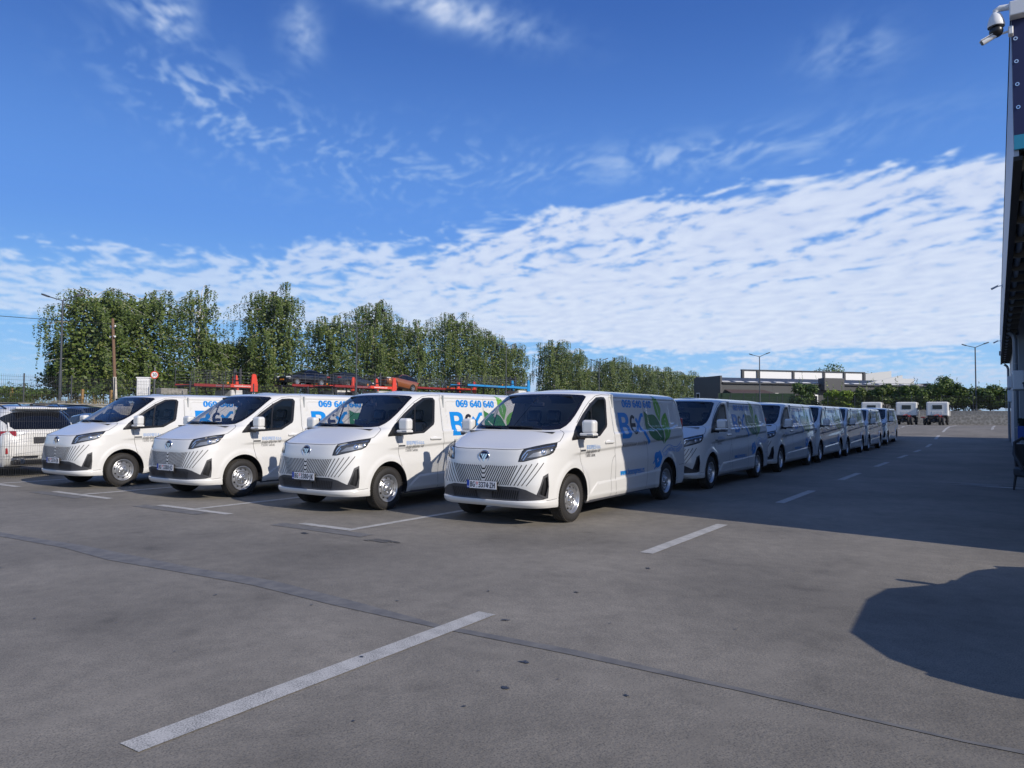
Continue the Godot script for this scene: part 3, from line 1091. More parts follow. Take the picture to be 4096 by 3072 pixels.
func make_van() -> Node3D:
	van_tables()
	var t := thing("delivery_van", "", "van")
	# outlines on the left half, in metres: left, up, forward of the front axle
	var ws := vpoly(v3([0, 1.336, 0.20, 0.4, 1.336, 0.17, 0.65, 1.338, 0.12, 0.765, 1.352, 0.05, 0.815, 1.40, -0.05, 0.822, 1.46, -0.16, 0.81, 1.55, -0.31, 0.79, 1.66, -0.48, 0.772, 1.76, -0.63, 0.752, 1.842, -0.76, 0.70, 1.866, -0.76, 0.48, 1.878, -0.68, 0.2, 1.884, -0.64, 0, 1.885, -0.635]))
	var wi := vpoly(v3([0, 1.385, 0.13, 0.4, 1.385, 0.10, 0.62, 1.39, 0.05, 0.70, 1.405, 0.0, 0.755, 1.45, -0.10, 0.762, 1.52, -0.22, 0.755, 1.60, -0.35, 0.735, 1.72, -0.54, 0.715, 1.81, -0.68, 0.66, 1.836, -0.68, 0.45, 1.848, -0.62, 0.2, 1.853, -0.58, 0, 1.854, -0.575]))
	var dw := vpoly(v3([0.945, 1.252, -0.30, 0.945, 1.263, -0.83, 0.92, 1.39, -1.10, 0.915, 1.43, -1.13, 0.845, 1.79, -1.215, 0.838, 1.822, -1.18, 0.838, 1.812, -0.98, 0.85, 1.71, -0.76, 0.87, 1.56, -0.50, 0.90, 1.43, -0.33]))
	var df := vpoly(v3([0.95, 1.186, 0.035, 0.95, 1.20, -0.21, 0.95, 1.215, -0.54, 0.95, 1.232, -0.86, 0.92, 1.37, -1.145, 0.92, 1.42, -1.178, 0.84, 1.80, -1.262, 0.83, 1.845, -1.22, 0.83, 1.85, -1.12, 0.83, 1.838, -0.95, 0.84, 1.735, -0.725, 0.86, 1.57, -0.445, 0.89, 1.45, -0.265, 0.92, 1.32, -0.09, 0.945, 1.215, 0.03]))
	var hl := vpoly(v3([0.60, 1.076, 0.79, 0.72, 1.113, 0.65, 0.80, 1.138, 0.53, 0.895, 1.161, 0.37, 0.915, 1.10, 0.43, 0.91, 1.03, 0.50, 0.885, 0.998, 0.565, 0.78, 0.95, 0.74, 0.63, 0.906, 0.84, 0.562, 0.903, 0.86, 0.575, 0.98, 0.84]))
	var gr := vpoly(v3([0, 0.552, 0.91, 0.25, 0.552, 0.905, 0.53, 0.552, 0.89, 0.68, 0.52, 0.86, 0.81, 0.452, 0.78, 0.885, 0.393, 0.67, 0.87, 0.382, 0.70, 0.55, 0.356, 0.87, 0.37, 0.352, 0.885, 0, 0.352, 0.89]))
	var fg := vpoly(v3([0.90, 0.745, 0.62, 0.868, 0.705, 0.70, 0.845, 0.56, 0.75, 0.815, 0.452, 0.785, 0.88, 0.392, 0.67, 0.905, 0.40, 0.63, 0.912, 0.56, 0.62]))
	var arches := []
	for wz in [0.0, -3.6]:
		var c := []
		for i in 33:
			var a := -0.30 + (PI + 0.60) * i / 32.0
			c.append(Vector3(0.95, 0.36 + 0.43 * sin(a), wz + 0.43 * cos(a)))
		c.append(Vector3(0.95, 0.14, wz - 0.41)); c.append(Vector3(0.95, 0.14, wz + 0.41))
		arches.append(vpoly(c))
	var holes := [ws, dw, hl, gr, fg] + arches
	# shell: the same grid everywhere, cut where an outline crosses it
	var ys := [0.262]
	while ys[-1] < 1.94:
		var y: float = ys[-1]
		ys.append(y + (0.012 if y > 0.93 and y < 1.34 else 0.008 if y > 1.86 or y < 0.42 else 0.02))
	ys[-1] = 1.955
	var ss := []
	for i in 57: ss.append(i / 56.0)
	for i in 131: ss.append(1.0 + (i + 1) / 131.0)
	for i in 16: ss.append(2.0 + (i + 1) / 16.0)
	var boxes := []
	for h in holes:
		var r := Rect2(h[0], Vector2.ZERO)
		for q in h: r = r.expand(q)
		boxes.append(r)
	var sh := MB.new()
	var fl := Vector3(-1, 1, 1)
	var cache := {}
	var gp := []; var gn := []
	for j in ys.size():
		var rp := []; var rn := []
		for i in ss.size():
			rp.append(vpt(ss[i], ys[j])); rn.append(vnorm(ss[i], ys[j]))
		gp.append(rp); gn.append(rn)
	for j in ys.size() - 1:
		for i in ss.size() - 1:
			var rc := Rect2(ss[i], ys[j], ss[i + 1] - ss[i], ys[j + 1] - ys[j])
			var list := [PackedVector2Array([rc.position, Vector2(rc.end.x, rc.position.y), rc.end, Vector2(rc.position.x, rc.end.y)])]
			var cut := false
			for k in holes.size():
				if boxes[k].intersects(rc, true):
					var nx := []
					for c in list:
						var got := Geometry2D.clip_polygons(c, holes[k])
						nx.append_array(got)
					if nx.size() != list.size() or (nx.size() > 0 and nx[0].size() != 4) or nx != list:
						cut = true
					list = nx
			if not cut:
				var a: Vector3 = gp[j][i]; var b: Vector3 = gp[j][i + 1]; var d: Vector3 = gp[j + 1][i + 1]; var e: Vector3 = gp[j + 1][i]
				var na: Vector3 = gn[j][i]; var nb: Vector3 = gn[j][i + 1]; var nd: Vector3 = gn[j + 1][i + 1]; var ne: Vector3 = gn[j + 1][i]
				sh.quadn(a, b, d, e, na, nb, nd, ne)
				sh.quadn(a * fl, e * fl, d * fl, b * fl, na * fl, ne * fl, nd * fl, nb * fl)
			else:
				for c in list:
					if c.size() > 2:
						emit_poly(sh, c, 0.0, 0, cache)
	# crowned roof skin
	var top: int = ys.size() - 1
	for i in ss.size() - 1:
		for k in 6:
			var q := []; var w := []
			for m in [[i, k], [i + 1, k], [i + 1, k + 1], [i, k + 1]]:
				var b: Vector3 = gp[top][m[0]]
				var f: float = m[1] / 6.0
				q.append(Vector3(b.x * (1 - f), 1.955 + 0.022 * (1.0 - (1 - f) * (1 - f)), b.z - 0.05 * f * sm(-1.5, -1.1, b.z)))
				w.append(Vector3(0.09 * (1 - f) * (b.x / 0.6), 1, 0).normalized().lerp(gn[top][m[0]], (1 - f) * 0.5).normalized())
			sh.quadn(q[0], q[1], q[2], q[3], w[0], w[1], w[2], w[3])
			sh.quadn(q[0] * fl, q[3] * fl, q[2] * fl, q[1] * fl, w[0] * fl, w[3] * fl, w[2] * fl, w[1] * fl)
	part("body_shell", sh, M.white_paint, t)
	# panel gaps
	var sm_ := MB.new()
	ribbon(sm_, v3([0, 1.066, 0.87, 0.35, 1.064, 0.86, 0.53, 1.068, 0.82, 0.60, 1.080, 0.78]), 0.009)
	ribbon(sm_, v3([0.60, 1.080, 0.78, 0.72, 1.117, 0.65, 0.80, 1.142, 0.53, 0.895, 1.166, 0.37, 0.905, 1.18, 0.31, 0.89, 1.23, 0.22, 0.868, 1.29, 0.12, 0.83, 1.318, 0.09, 0.78, 1.332, 0.08]), 0.008)
	ribbon(sm_, v3([0.95, 1.19, -0.175, 0.96, 1.01, -0.21, 0.96, 0.73, -0.262, 0.955, 0.69, -0.29]), 0.007)
	ribbon(sm_, v3([0.79, 1.885, -1.455, 0.805, 1.885, -1.15, 0.82, 1.862, -0.95, 0.832, 1.77, -0.74, 0.835, 1.66, -0.555, 0.86, 1.55, -0.39, 0.885, 1.44, -0.235]), 0.007)
	ribbon(sm_, v3([0.72, 1.936, -1.47, 0.79, 1.90, -1.455, 0.84, 1.82, -1.40, 0.94, 1.30, -1.37, 0.96, 1.06, -1.40, 0.96, 0.91, -1.405, 0.955, 0.53, -1.39, 0.945, 0.36, -1.41, 0.94, 0.27, -1.44]), 0.007)
	ribbon(sm_, v3([0.96, 0.915, -1.405, 0.96, 0.88, -1.33, 0.96, 0.82, -1.275, 0.96, 0.77, -1.25, 0.955, 0.5, -1.22, 0.94, 0.27, -1.235]), 0.006)
	ribbon(sm_, v3([0.72, 1.936, -2.80, 0.82, 1.85, -2.76, 0.91, 1.45, -2.68, 0.96, 1.02, -2.69, 0.96, 0.64, -2.68, 0.945, 0.36, -2.62, 0.94, 0.27, -2.60]), 0.007)
	ribbon(sm_, v3([0.9, 0.62, -4.18, 0.9, 0.625, -4.42]), 0.006)
	ribbon(sm_, v3([0.93, 0.385, 0.46, 0.915, 0.37, 0.60, 0.90, 0.368, 0.66]), 0.005)
	ribbon(sm_, v3([0.80, 1.865, -4.24, 0.80, 1.50, -4.46, 0.80, 0.62, -4.50]), 0.006)
	part("panel_gap", sm_, M.seam, t)
	# glazing
	var wg := MB.new()
	patch(wg, ws, 0.0)
	var wsn := part("windscreen", wg, M.screen_glass, t)
	var fr := MB.new()
	patch(fr, grown(ws, 0.004), 0.0025, 0, [wi])
	part("windscreen_border", fr, M.frit, wsn)
	for sd in [1, -1]:
		var g := MB.new()
		patch(g, dw, -0.004, sd)
		var gn_ := part("door_window", g, M.window_glass, t)
		var f := MB.new()
		patch(f, df, 0.0035, sd, [grown(dw, -0.004)])
		ribbon(f, v3([0.855, 1.74, -0.725, 0.90, 1.50, -0.665, 0.945, 1.255, -0.625]), 0.032, 0.004, sd)
		part("window_frame", f, M.black_trim, gn_)
	# front apron: slots, lower grille, vents
	var sl := MB.new()
	for i in 20:
		var xt := 0.052 + 0.0365 * i if i < 14 else 0.525 + 0.038 * (i - 13) + 0.0035 * (i - 13) * (i - 13)
		var yt := 0.836 + 0.055 * pow(clampf((xt - 0.3) / 0.52, 0, 1), 2.0)
		var yb := lerpf(0.612, 0.572, sm(0.1, 0.45, xt))
		var lean := lerpf(0.128, 0.175, sm(0.3, 0.8, xt))
		var xb := xt - lean
		var sc := 1.0
		if xb < 0.022:
			sc = (xt - 0.022) / lean
			xb = 0.022
		var yl := lerpf(yt, yb, sc)
		var at := vmap(Vector3(xt, yt, 0.9 if xt < 0.6 else 0.9 - (xt - 0.55) * 0.65))
		var ab := vmap(Vector3(xb, yl, 0.905 if xb < 0.5 else 0.88))
		var pt := vpt(at.x, at.y); var pb := vpt(ab.x, ab.y)
		ribbon(sl, [pt, pb], lerpf(0.0145, 0.011, sm(0.5, 0.8, xt)))
		if sc < 1.0:
			ribbon(sl, [pb + Vector3(0.002, 0.004, 0), Vector3(0.0, yl + 0.004, pb.z)], 0.020, 0.0018)
	part("apron_slots", sl, M.dark_void, t).set_meta("kind", "stuff")
	var gb := MB.new()
	patch(gb, gr, -0.022)
	var grille := part("lower_grille", gb, M.black_trim, t)
	var gw := MB.new()
	patch(gw, vpoly(v3([0.60, 0.545, 0.88, 0.68, 0.52, 0.86, 0.81, 0.452, 0.78, 0.885, 0.393, 0.67, 0.87, 0.382, 0.70, 0.56, 0.358, 0.87])), -0.003)
	patch(gw, vpoly(v3([0, 0.552, 0.91, 0.25, 0.552, 0.905, 0.53, 0.552, 0.89, 0.66, 0.525, 0.86, 0.64, 0.498, 0.865, 0.5, 0.507, 0.89, 0, 0.507, 0.90])), -0.006)
	patch(gw, vpoly(v3([0, 0.508, 0.9, 0.135, 0.508, 0.9, 0.13, 0.37, 0.885, 0, 0.37, 0.885])), -0.010)
	patch(gw, vpoly(v3([0, 0.374, 0.89, 0.56, 0.374, 0.87, 0.56, 0.356, 0.87, 0, 0.352, 0.89])), -0.004)
	part("grille_surround", gw, M.grey_trim, grille)
	for i in 13:
		var x := 0.165 + 0.037 * i
		for sd in [1, -1]:
			var s := MB.new()
			ribbon(s, v3([x + 0.03, 0.506, 0.9, x - 0.012, 0.374, 0.885]), 0.016, -0.006, sd)
			part("grille_slat", s, M.grey_trim, grille)
	for sd in [1, -1]:
		var v := MB.new()
		var inner := vpoly(v3([0.896, 0.70, 0.635, 0.876, 0.675, 0.69, 0.856, 0.55, 0.735, 0.838, 0.462, 0.755, 0.884, 0.425, 0.665, 0.902, 0.56, 0.632]))
		patch(v, fg, 0.003, sd, [inner])
		var vent := part("corner_vent", v, M.grey_trim, t)
		var iv := MB.new()
		patch(iv, grown(inner, 0.01), -0.03, sd)
		ribbon(iv, v3([0.886, 0.66, 0.665, 0.868, 0.45, 0.70]), 0.03, -0.02, sd)
		part("vent_recess", iv, M.black_trim, vent)
		# headlamp
		var hb := MB.new()
		patch(hb, grown(hl, 0.006), -0.03, sd)
		patch(hb, grown(hl, 0.004), 0.001, sd, [grown(hl, -0.012)])
		var lamp := part("headlamp", hb, M.lamp_black, t)
		var st := MB.new()
		ribbon(st, v3([0.575, 0.915, 0.855, 0.605, 0.99, 0.82, 0.64, 1.06, 0.76, 0.72, 1.092, 0.65, 0.80, 1.118, 0.535, 0.89, 1.138, 0.385]), 0.016, -0.012, sd)
		ribbon(st, v3([0.615, 0.925, 0.835, 0.65, 1.02, 0.77]), 0.012, -0.014, sd)
		part("light_strip", st, M.chrome, lamp)
		var rf := MB.new()
		patch(rf, vpoly(v3([0.66, 0.96, 0.80, 0.70, 1.03, 0.70, 0.80, 1.06, 0.55, 0.885, 1.075, 0.42, 0.89, 1.03, 0.48, 0.80, 0.985, 0.68])), -0.02, sd)
		part("reflector", rf, M.lamp_grey, lamp)
		for b in [Vector3(0.80, 1.035, 0.60), Vector3(0.865, 1.055, 0.475)]:
			var bl := MB.new()
			var q := vmap(b)
			var k := vnorm(q.x, q.y)
			var p := vpt(q.x, q.y) - k * 0.022
			var bs := Basis(Quaternion(Vector3.UP, k))
			bl.lathe([Vector2(0.038, 0.0), Vector2(0.037, 0.006), Vector2(0.030, 0.006), Vector2(0.026, 0.014), Vector2(0.016, 0.019), Vector2(0.0, 0.021)], 20, Transform3D(bs, p) if sd == 1 else Transform3D(Basis(Quaternion(Vector3.UP, k * fl)), p * fl))
			part("projector", bl, M.chrome, lamp)
		var ln := MB.new()
		patch(ln, hl, 0.0, sd)
		part("lamp_lens", ln, M.lens_glass, lamp)
		# mirror
		var mi := MB.new()
		mi.rbox(Vector3(1.115 * sd, 1.385, -0.205), Vector3(0.215, 0.205, 0.15), 0.05)
		mi.rbox(Vector3(1.105 * sd, 1.272, -0.195), Vector3(0.235, 0.045, 0.165), 0.02)
		var mn := part("door_mirror", mi, M.white_paint, t)
		var mk := MB.new()
		mk.rbox(Vector3(1.10 * sd, 1.240, -0.20), Vector3(0.24, 0.04, 0.16), 0.018)
		mk.tube([Vector3(0.94 * sd, 1.245, -0.13), Vector3(1.05 * sd, 1.225, -0.19)], 0.035, 8)
		mk.rbox(Vector3(1.115 * sd, 1.38, -0.285), Vector3(0.19, 0.175, 0.02), 0.008)
		part("mirror_foot", mk, M.black_trim, mn)
		var mr := MB.new()
		mr.rbox(Vector3(1.165 * sd, 1.27, -0.122), Vector3(0.10, 0.022, 0.03), 0.008)
		part("turn_signal", mr, M.lamp_grey, mn)
		# door handle
		var dh := MB.new()
		dh.rbox(Vector3(0.972 * sd, 1.130, -1.165), Vector3(0.035, 0.042, 0.30), 0.017)
		part("door_handle", dh, M.white_paint, t)
		var dc := MB.new()
		patch(dc, vpoly(v3([0.96, 1.125, -1.06, 0.96, 1.125, -1.24, 0.96, 1.155, -1.22, 0.96, 1.172, -1.15, 0.96, 1.155, -1.08])), 0.001, sd)
		part("handle_cup", dc, M.white_plastic, t)
	# badge in the nose
	var eb := Transform3D(Basis(Quaternion(Vector3.UP, Vector3(0, 0.06, 1).normalized())), Vector3(0, 0.952, 0.894))
	var er := MB.new()
	er.lathe([Vector2(0.098, -0.012), Vector2(0.098, 0.004), Vector2(0.090, 0.012), Vector2(0.080, 0.009), Vector2(0.078, 0.004)], 40, eb)
	var badge := part("nose_badge", er, M.chrome, t)
	var ed := MB.new()
	ed.lathe([Vector2(0.079, 0.004), Vector2(0.05, 0.008), Vector2(0.0, 0.010)], 40, eb)
	part("badge_disc", ed, M.badge_blue, badge)
	for i in 3:
		var pr := MB.new()
		var pl: PackedVector2Array = [PackedVector2Array([Vector2(-0.062, 0.044), Vector2(-0.023, 0.044), Vector2(-0.0425, 0.008)]), PackedVector2Array([Vector2(-0.011, 0.044), Vector2(0.020, 0.044), Vector2(-0.021, -0.030), Vector2(-0.0365, -0.002)]), PackedVector2Array([Vector2(0.032, 0.044), Vector2(0.062, 0.044), Vector2(0.0, -0.068), Vector2(-0.015, -0.041)])][i]
		pr.prism(pl, 0.004, Transform3D(Basis(Vector3.RIGHT, -0.06), Vector3(0, 0.952, 0.9025)))
		part("badge_bar", pr, M.chrome, badge)
	# livery on the left side
	var bb := MB.new()
	lay_text(bb, letters("B", 0.43, 0.40), -1.665, 1.172)
	part("livery_letter_b", bb, M.decal_blue, t)
	var le := MB.new()
	var ring := []
	for i in 25:
		var a := deg_to_rad(50 + 262.0 * i / 24)
		ring.append(Vector2(-2.225 - cos(a) * 0.135, 1.40 + sin(a) * 0.165))
	for i in 25:
		var a := deg_to_rad(312 - 262.0 * i / 24)
		ring.append(Vector2(-2.228 - cos(a) * 0.068, 1.40 + sin(a) * 0.110))
	lay_poly(le, ring)
	lay_poly(le, [Vector2(-2.13, 1.425), Vector2(-2.31, 1.425), Vector2(-2.31, 1.360), Vector2(-2.13, 1.360)], 0.0034)
	part("livery_letter_e", le, M.decal_black, t)
	var lx := MB.new()
	lay_poly(lx, stroke([Vector2(-2.345, 1.50), Vector2(-2.44, 1.405), Vector2(-2.535, 1.29), Vector2(-2.62, 1.225), Vector2(-2.69, 1.165), Vector2(-2.80, 1.065)], 0.075))
	lay_poly(lx, stroke([Vector2(-2.665, 1.565), Vector2(-2.60, 1.565), Vector2(-2.45, 1.42), Vector2(-2.315, 1.275)], 0.07), 0.0034)
	part("livery_letter_x", lx, M.decal_blue, t)
	var ph := MB.new()
	for k in 3:
		lay_text(ph, letters("069 640 640", 0.132, 1.21), -1.895 + 0.007 * (k - 1), 1.69, 0.003 + 0.0005 * k)
	part("livery_phone_number", ph, M.decal_blue, t)
	var l1 := MB.new()
	lay_poly(l1, curve_poly([[Vector2(-2.735, 1.635)], Vector2(-2.90, 1.575), Vector2(-3.17, 1.57), Vector2(-3.34, 1.465), Vector2(-3.42, 1.32), Vector2(-3.455, 1.17), [Vector2(-3.465, 1.03)], Vector2(-3.38, 1.10), Vector2(-3.15, 1.105), Vector2(-2.93, 1.15), Vector2(-2.78, 1.24), Vector2(-2.71, 1.36), Vector2(-2.72, 1.50)]))
	var leaf1 := part("livery_leaf", l1, M.decal_green, t)
	var lv := MB.new()
	lay_poly(lv, stroke([Vector2(-2.83, 1.43), Vector2(-2.98, 1.34), Vector2(-3.15, 1.265), Vector2(-3.31, 1.165)], 0.016), 0.005)
	part("leaf_vein", lv, M.decal_white, leaf1)
	var l2 := MB.new()
	lay_poly(l2, curve_poly([[Vector2(-3.19, 1.925)], Vector2(-3.40, 1.85), Vector2(-3.535, 1.70), Vector2(-3.49, 1.58), [Vector2(-3.40, 1.44)], Vector2(-3.29, 1.57), Vector2(-3.245, 1.70), Vector2(-3.235, 1.80)]))
	var leaf2 := part("livery_leaf", l2, M.decal_lime, t)
	var lw := MB.new()
	lay_poly(lw, stroke([Vector2(-3.33, 1.79), Vector2(-3.375, 1.68), Vector2(-3.395, 1.56)], 0.012), 0.005)
	part("leaf_vein", lw, M.decal_white, leaf2)
	var l3 := MB.new()
	lay_poly(l3, curve_poly([[Vector2(-3.735, 1.62)], Vector2(-3.80, 1.46), Vector2(-3.80, 1.30), Vector2(-3.70, 1.16), [Vector2(-3.495, 1.035)], Vector2(-3.50, 1.20), Vector2(-3.465, 1.33), Vector2(-3.49, 1.47), Vector2(-3.60, 1.56)]))
	var leaf3 := part("livery_leaf", l3, M.decal_lime, t)
	var lu := MB.new()
	lay_poly(lu, stroke([Vector2(-3.66, 1.50), Vector2(-3.64, 1.36), Vector2(-3.68, 1.24)], 0.012), 0.005)
	part("leaf_vein", lu, M.decal_white, leaf3)
	var ks := MB.new()
	lay_text(ks, letters("KURIRSKA SLUŽBA", 0.066, 1.0, false, 0.22, 0.10), -1.68, 1.04)
	part("livery_slogan", ks, M.decal_black, t)
	var ww := MB.new()
	for k in 2:
		lay_text(ww, letters("www.bexexpress.rs", 0.092, 0.96, true), -1.575 + 0.006 * k, 0.575, 0.003 + 0.0005 * k)
	part("livery_web_address", ww, M.decal_blue, t)
	var pg := MB.new()
	lay_poly(pg, curve_poly([[Vector2(-3.245, 0.93)], [Vector2(-3.33, 0.81)], Vector2(-3.28, 0.74), Vector2(-3.20, 0.65), Vector2(-3.10, 0.615), Vector2(-3.02, 0.66), Vector2(-2.985, 0.74), Vector2(-2.97, 0.83), Vector2(-3.04, 0.895), Vector2(-3.15, 0.90)]))
	lay_poly(pg, stroke([Vector2(-2.99, 0.755), Vector2(-2.905, 0.70)], 0.028), 0.0034)
	lay_poly(pg, stroke([Vector2(-3.07, 0.66), Vector2(-2.965, 0.60)], 0.028), 0.0034)
	var plug := part("livery_plug", pg, M.decal_blue, t)
	var pc := MB.new()
	var circ := []
	for i in 29:
		var a := TAU * i / 28.0
		circ.append(Vector2(-3.125 + cos(a) * 0.066, 0.755 + sin(a) * 0.066))
	lay_poly(pc, stroke(circ, 0.011), 0.0052)
	lay_poly(pc, [Vector2(-3.15, 0.80), Vector2(-3.075, 0.765), Vector2(-3.12, 0.757), Vector2(-3.10, 0.71), Vector2(-3.175, 0.75), Vector2(-3.13, 0.757)], 0.0052)
	part("plug_bolt", pc, M.decal_white, plug)
	var wv := MB.new()
	var wp := []
	var cw := [Vector2(-3.32, 0.885), Vector2(-3.46, 0.955), Vector2(-3.62, 1.005), Vector2(-3.77, 1.005), Vector2(-3.93, 0.972), Vector2(-4.08, 0.968), Vector2(-4.22, 1.01), Vector2(-4.33, 1.075)]
	for i in cw.size() - 1:
		for k in 5:
			wp.append(cw[i].cubic_interpolate(cw[i + 1], cw[maxi(i - 1, 0)], cw[mini(i + 2, cw.size() - 1)], k / 5.0))
	lay_poly(wv, stroke(wp, 0.012))
	part("livery_cable", wv, M.decal_blue, t)
	var ev := MB.new()
	lay_text(ev, letters("ELEKTRIČNO VOZILO", 0.07, 0.97, true, 0.0, 0.05), -3.375, 0.0, 0.003, true)
	part("livery_lettering", ev, M.decal_blue, t)
	var d1 := MB.new()
	lay_text(d1, letters("BEXEXPRESS d.o.o.", 0.058, 0.45, false), -0.405, 1.045)
	part("door_lettering", d1, M.decal_blue, t)
	var d2 := MB.new()
	lay_text(d2, letters("Kralja Milutina 146", 0.052, 0.45, false, 0.2), -0.40, 0.985)
	lay_text(d2, letters("15000 Šabac", 0.052, 0.32, false), -0.395, 0.925)
	part("door_lettering", d2, M.decal_black, t)
	var fb := MB.new()
	patch(fb, vpoly(v3([0.96, 1.016, -0.215, 0.96, 1.018, -0.37, 0.96, 1.042, -0.37, 0.96, 1.042, -0.215])), 0.004, 1)
	part("wing_badge", fb, M.grey_trim, t)
	# wipers
	for a in [[Vector3(-0.62, 1.37, 0.14), Vector3(-0.05, 1.352, 0.21)], [Vector3(-0.16, 1.375, 0.165), Vector3(0.52, 1.352, 0.175)]]:
		var wp_ := MB.new()
		wp_.tube([a[0], a[0].lerp(a[1], 0.5) + Vector3(0, 0.018, 0.012), a[1]], 0.009, 6)
		wp_.bar(a[0] + Vector3(0.08, 0.008, -0.004), a[0].lerp(a[1], 0.75) + Vector3(0, 0.018, -0.008), 0.012, 0.02)
		part("wiper", wp_, M.black_trim, t)
	# cabin
	var cb := MB.new()
	cb.rbox(Vector3(0, 1.22, -0.14), Vector3(1.62, 0.22, 0.56), 0.06)
	cb.box(Vector3(0, 1.30, 0.10), Vector3(1.5, 0.02, 0.3))
	var dash := part("dashboard", cb, M.dash, t)
	var tb := MB.new()
	tb.rbox(Vector3(0.0, 1.40, -0.30), Vector3(0.30, 0.11, 0.03), 0.012)
	part("tablet", tb, M.seat_black, dash)
	var sw := MB.new()
	var rg := []
	for i in 21:
		var a := TAU * i / 20.0
		rg.append(Vector3(0.42 + cos(a) * 0.19, 1.27 + sin(a) * 0.15, -0.50 + sin(a) * 0.10))
	sw.tube(rg, 0.016, 6, false)
	sw.bar(Vector3(0.24, 1.27, -0.5), Vector3(0.60, 1.27, -0.5), 0.03, 0.04)
	sw.tube([Vector3(0.42, 1.27, -0.5), Vector3(0.42, 1.18, -0.32)], 0.035, 8)
	part("steering_wheel", sw, M.dash, dash)
	for x in [0.42, -0.14, -0.52]:
		var se := MB.new()
		var wd := 0.48 if x > 0.3 else 0.38
		se.rbox(Vector3(x, 0.78, -0.92), Vector3(wd, 0.16, 0.5), 0.06)
		se.rbox(Vector3(x, 1.12, -1.20), Vector3(wd, 0.62, 0.14), 0.06, Basis(Vector3.RIGHT, -0.18))
		var seat := part("seat", se, M.seat_black, t)
		var hr := MB.new()
		hr.rbox(Vector3(x, 1.535, -1.29), Vector3(0.26, 0.2, 0.1), 0.045, Basis(Vector3.RIGHT, -0.18))
		hr.tube([Vector3(x - 0.06, 1.40, -1.26), Vector3(x - 0.06, 1.48, -1.28)], 0.008, 5)
		hr.tube([Vector3(x + 0.06, 1.40, -1.26), Vector3(x + 0.06, 1.48, -1.28)], 0.008, 5)
		part("headrest", hr, M.seat_black, seat)
	var bh := MB.new()
	bh.box(Vector3(0, 1.12, -1.50), Vector3(1.70, 1.55, 0.03))
	part("bulkhead", bh, M.lining_grey, t)
	var dl := MB.new()
	for sd in [1, -1]:
		dl.box(Vector3(0.885 * sd, 0.90, -0.95), Vector3(0.04, 0.62, 0.86))
		dl.rbox(Vector3(0.775 * sd, 1.60, -0.50), Vector3(0.03, 0.045, 0.22), 0.014, Basis(Vector3.RIGHT, 0.95))
	part("door_lining", dl, M.lining_grey, t)
	var im := MB.new()
	im.rbox(Vector3(0, 1.72, -0.55), Vector3(0.24, 0.07, 0.04), 0.018)
	im.bar(Vector3(0, 1.74, -0.54), Vector3(0, 1.82, -0.54), 0.025, 0.02)
	for sd in [1, -1]:
		im.rbox(Vector3(0.38 * sd, 1.80, -0.66), Vector3(0.42, 0.16, 0.02), 0.01, Basis(Vector3.RIGHT, 0.75))
	part("rear_view_mirror", im, M.dash, t)
	# underside and wheel housings
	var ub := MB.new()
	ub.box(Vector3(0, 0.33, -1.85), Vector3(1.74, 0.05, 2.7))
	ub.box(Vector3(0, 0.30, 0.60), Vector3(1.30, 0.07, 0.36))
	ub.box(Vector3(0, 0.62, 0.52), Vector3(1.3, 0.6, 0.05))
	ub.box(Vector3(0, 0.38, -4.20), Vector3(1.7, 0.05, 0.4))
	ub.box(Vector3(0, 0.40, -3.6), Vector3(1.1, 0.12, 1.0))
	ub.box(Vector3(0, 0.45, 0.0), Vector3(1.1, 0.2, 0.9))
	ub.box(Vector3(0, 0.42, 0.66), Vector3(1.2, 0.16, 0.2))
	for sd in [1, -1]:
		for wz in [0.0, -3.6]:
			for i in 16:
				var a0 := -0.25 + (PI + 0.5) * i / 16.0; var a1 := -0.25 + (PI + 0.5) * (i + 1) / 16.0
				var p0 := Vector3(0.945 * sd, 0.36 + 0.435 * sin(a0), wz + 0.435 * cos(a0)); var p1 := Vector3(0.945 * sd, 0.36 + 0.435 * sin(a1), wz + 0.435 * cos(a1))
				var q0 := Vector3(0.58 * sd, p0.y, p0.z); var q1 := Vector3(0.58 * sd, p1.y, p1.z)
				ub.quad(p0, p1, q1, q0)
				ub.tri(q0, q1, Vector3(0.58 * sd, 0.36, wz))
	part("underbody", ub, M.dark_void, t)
	for sd in [1, -1]:
		var sk := MB.new()
		sk.bar(Vector3(0.925 * sd, 0.255, -0.41), Vector3(0.925 * sd, 0.275, -3.15), 0.03, 0.035)
		part("sill_trim", sk, M.grey_trim, t)
	# tail: doors, glass and lamps
	for sd in [1, -1]:
		var rd := MB.new()
		rd.rbox(Vector3(0.86 * sd, 1.2, -4.49), Vector3(0.11, 0.62, 0.05), 0.02)
		part("tail_lamp", rd, M.red_lens, t)
	for sd in [1, -1]:
		var rw := MB.new()
		rw.rbox(Vector3(0.40 * sd, 1.55, -4.445), Vector3(0.64, 0.46, 0.02), 0.01, Basis(Vector3.RIGHT, 0.10))
		part("rear_window", rw, M.tinted_glass, t)
	var rb := MB.new()
	rb.rbox(Vector3(0, 0.46, -4.53), Vector3(1.8, 0.22, 0.12), 0.04)
	part("rear_bumper", rb, M.grey_trim, t)
	# wheels
	for wz in [0.0, -3.58]:
		for sd in [1, -1]:
			var w := make_wheel()
			w.name = "wheel" if not t.has_node("wheel") else "wheel_%03d" % t.get_child_count()
			t.add_child(w, true)
			w.position = Vector3(0.944 * sd, 0.348, wz)
			w.rotation = Vector3(rng.randf() * TAU, 0, 0) if sd == 1 else Vector3(0, PI, 0)
	# number the wheels in plain order
	var k := 0
	for c in t.get_children():
		if String(c.name).begins_with("wheel"):
			c.name = "wheel" if k == 0 else "wheel_%03d" % k
			k += 1
	return t

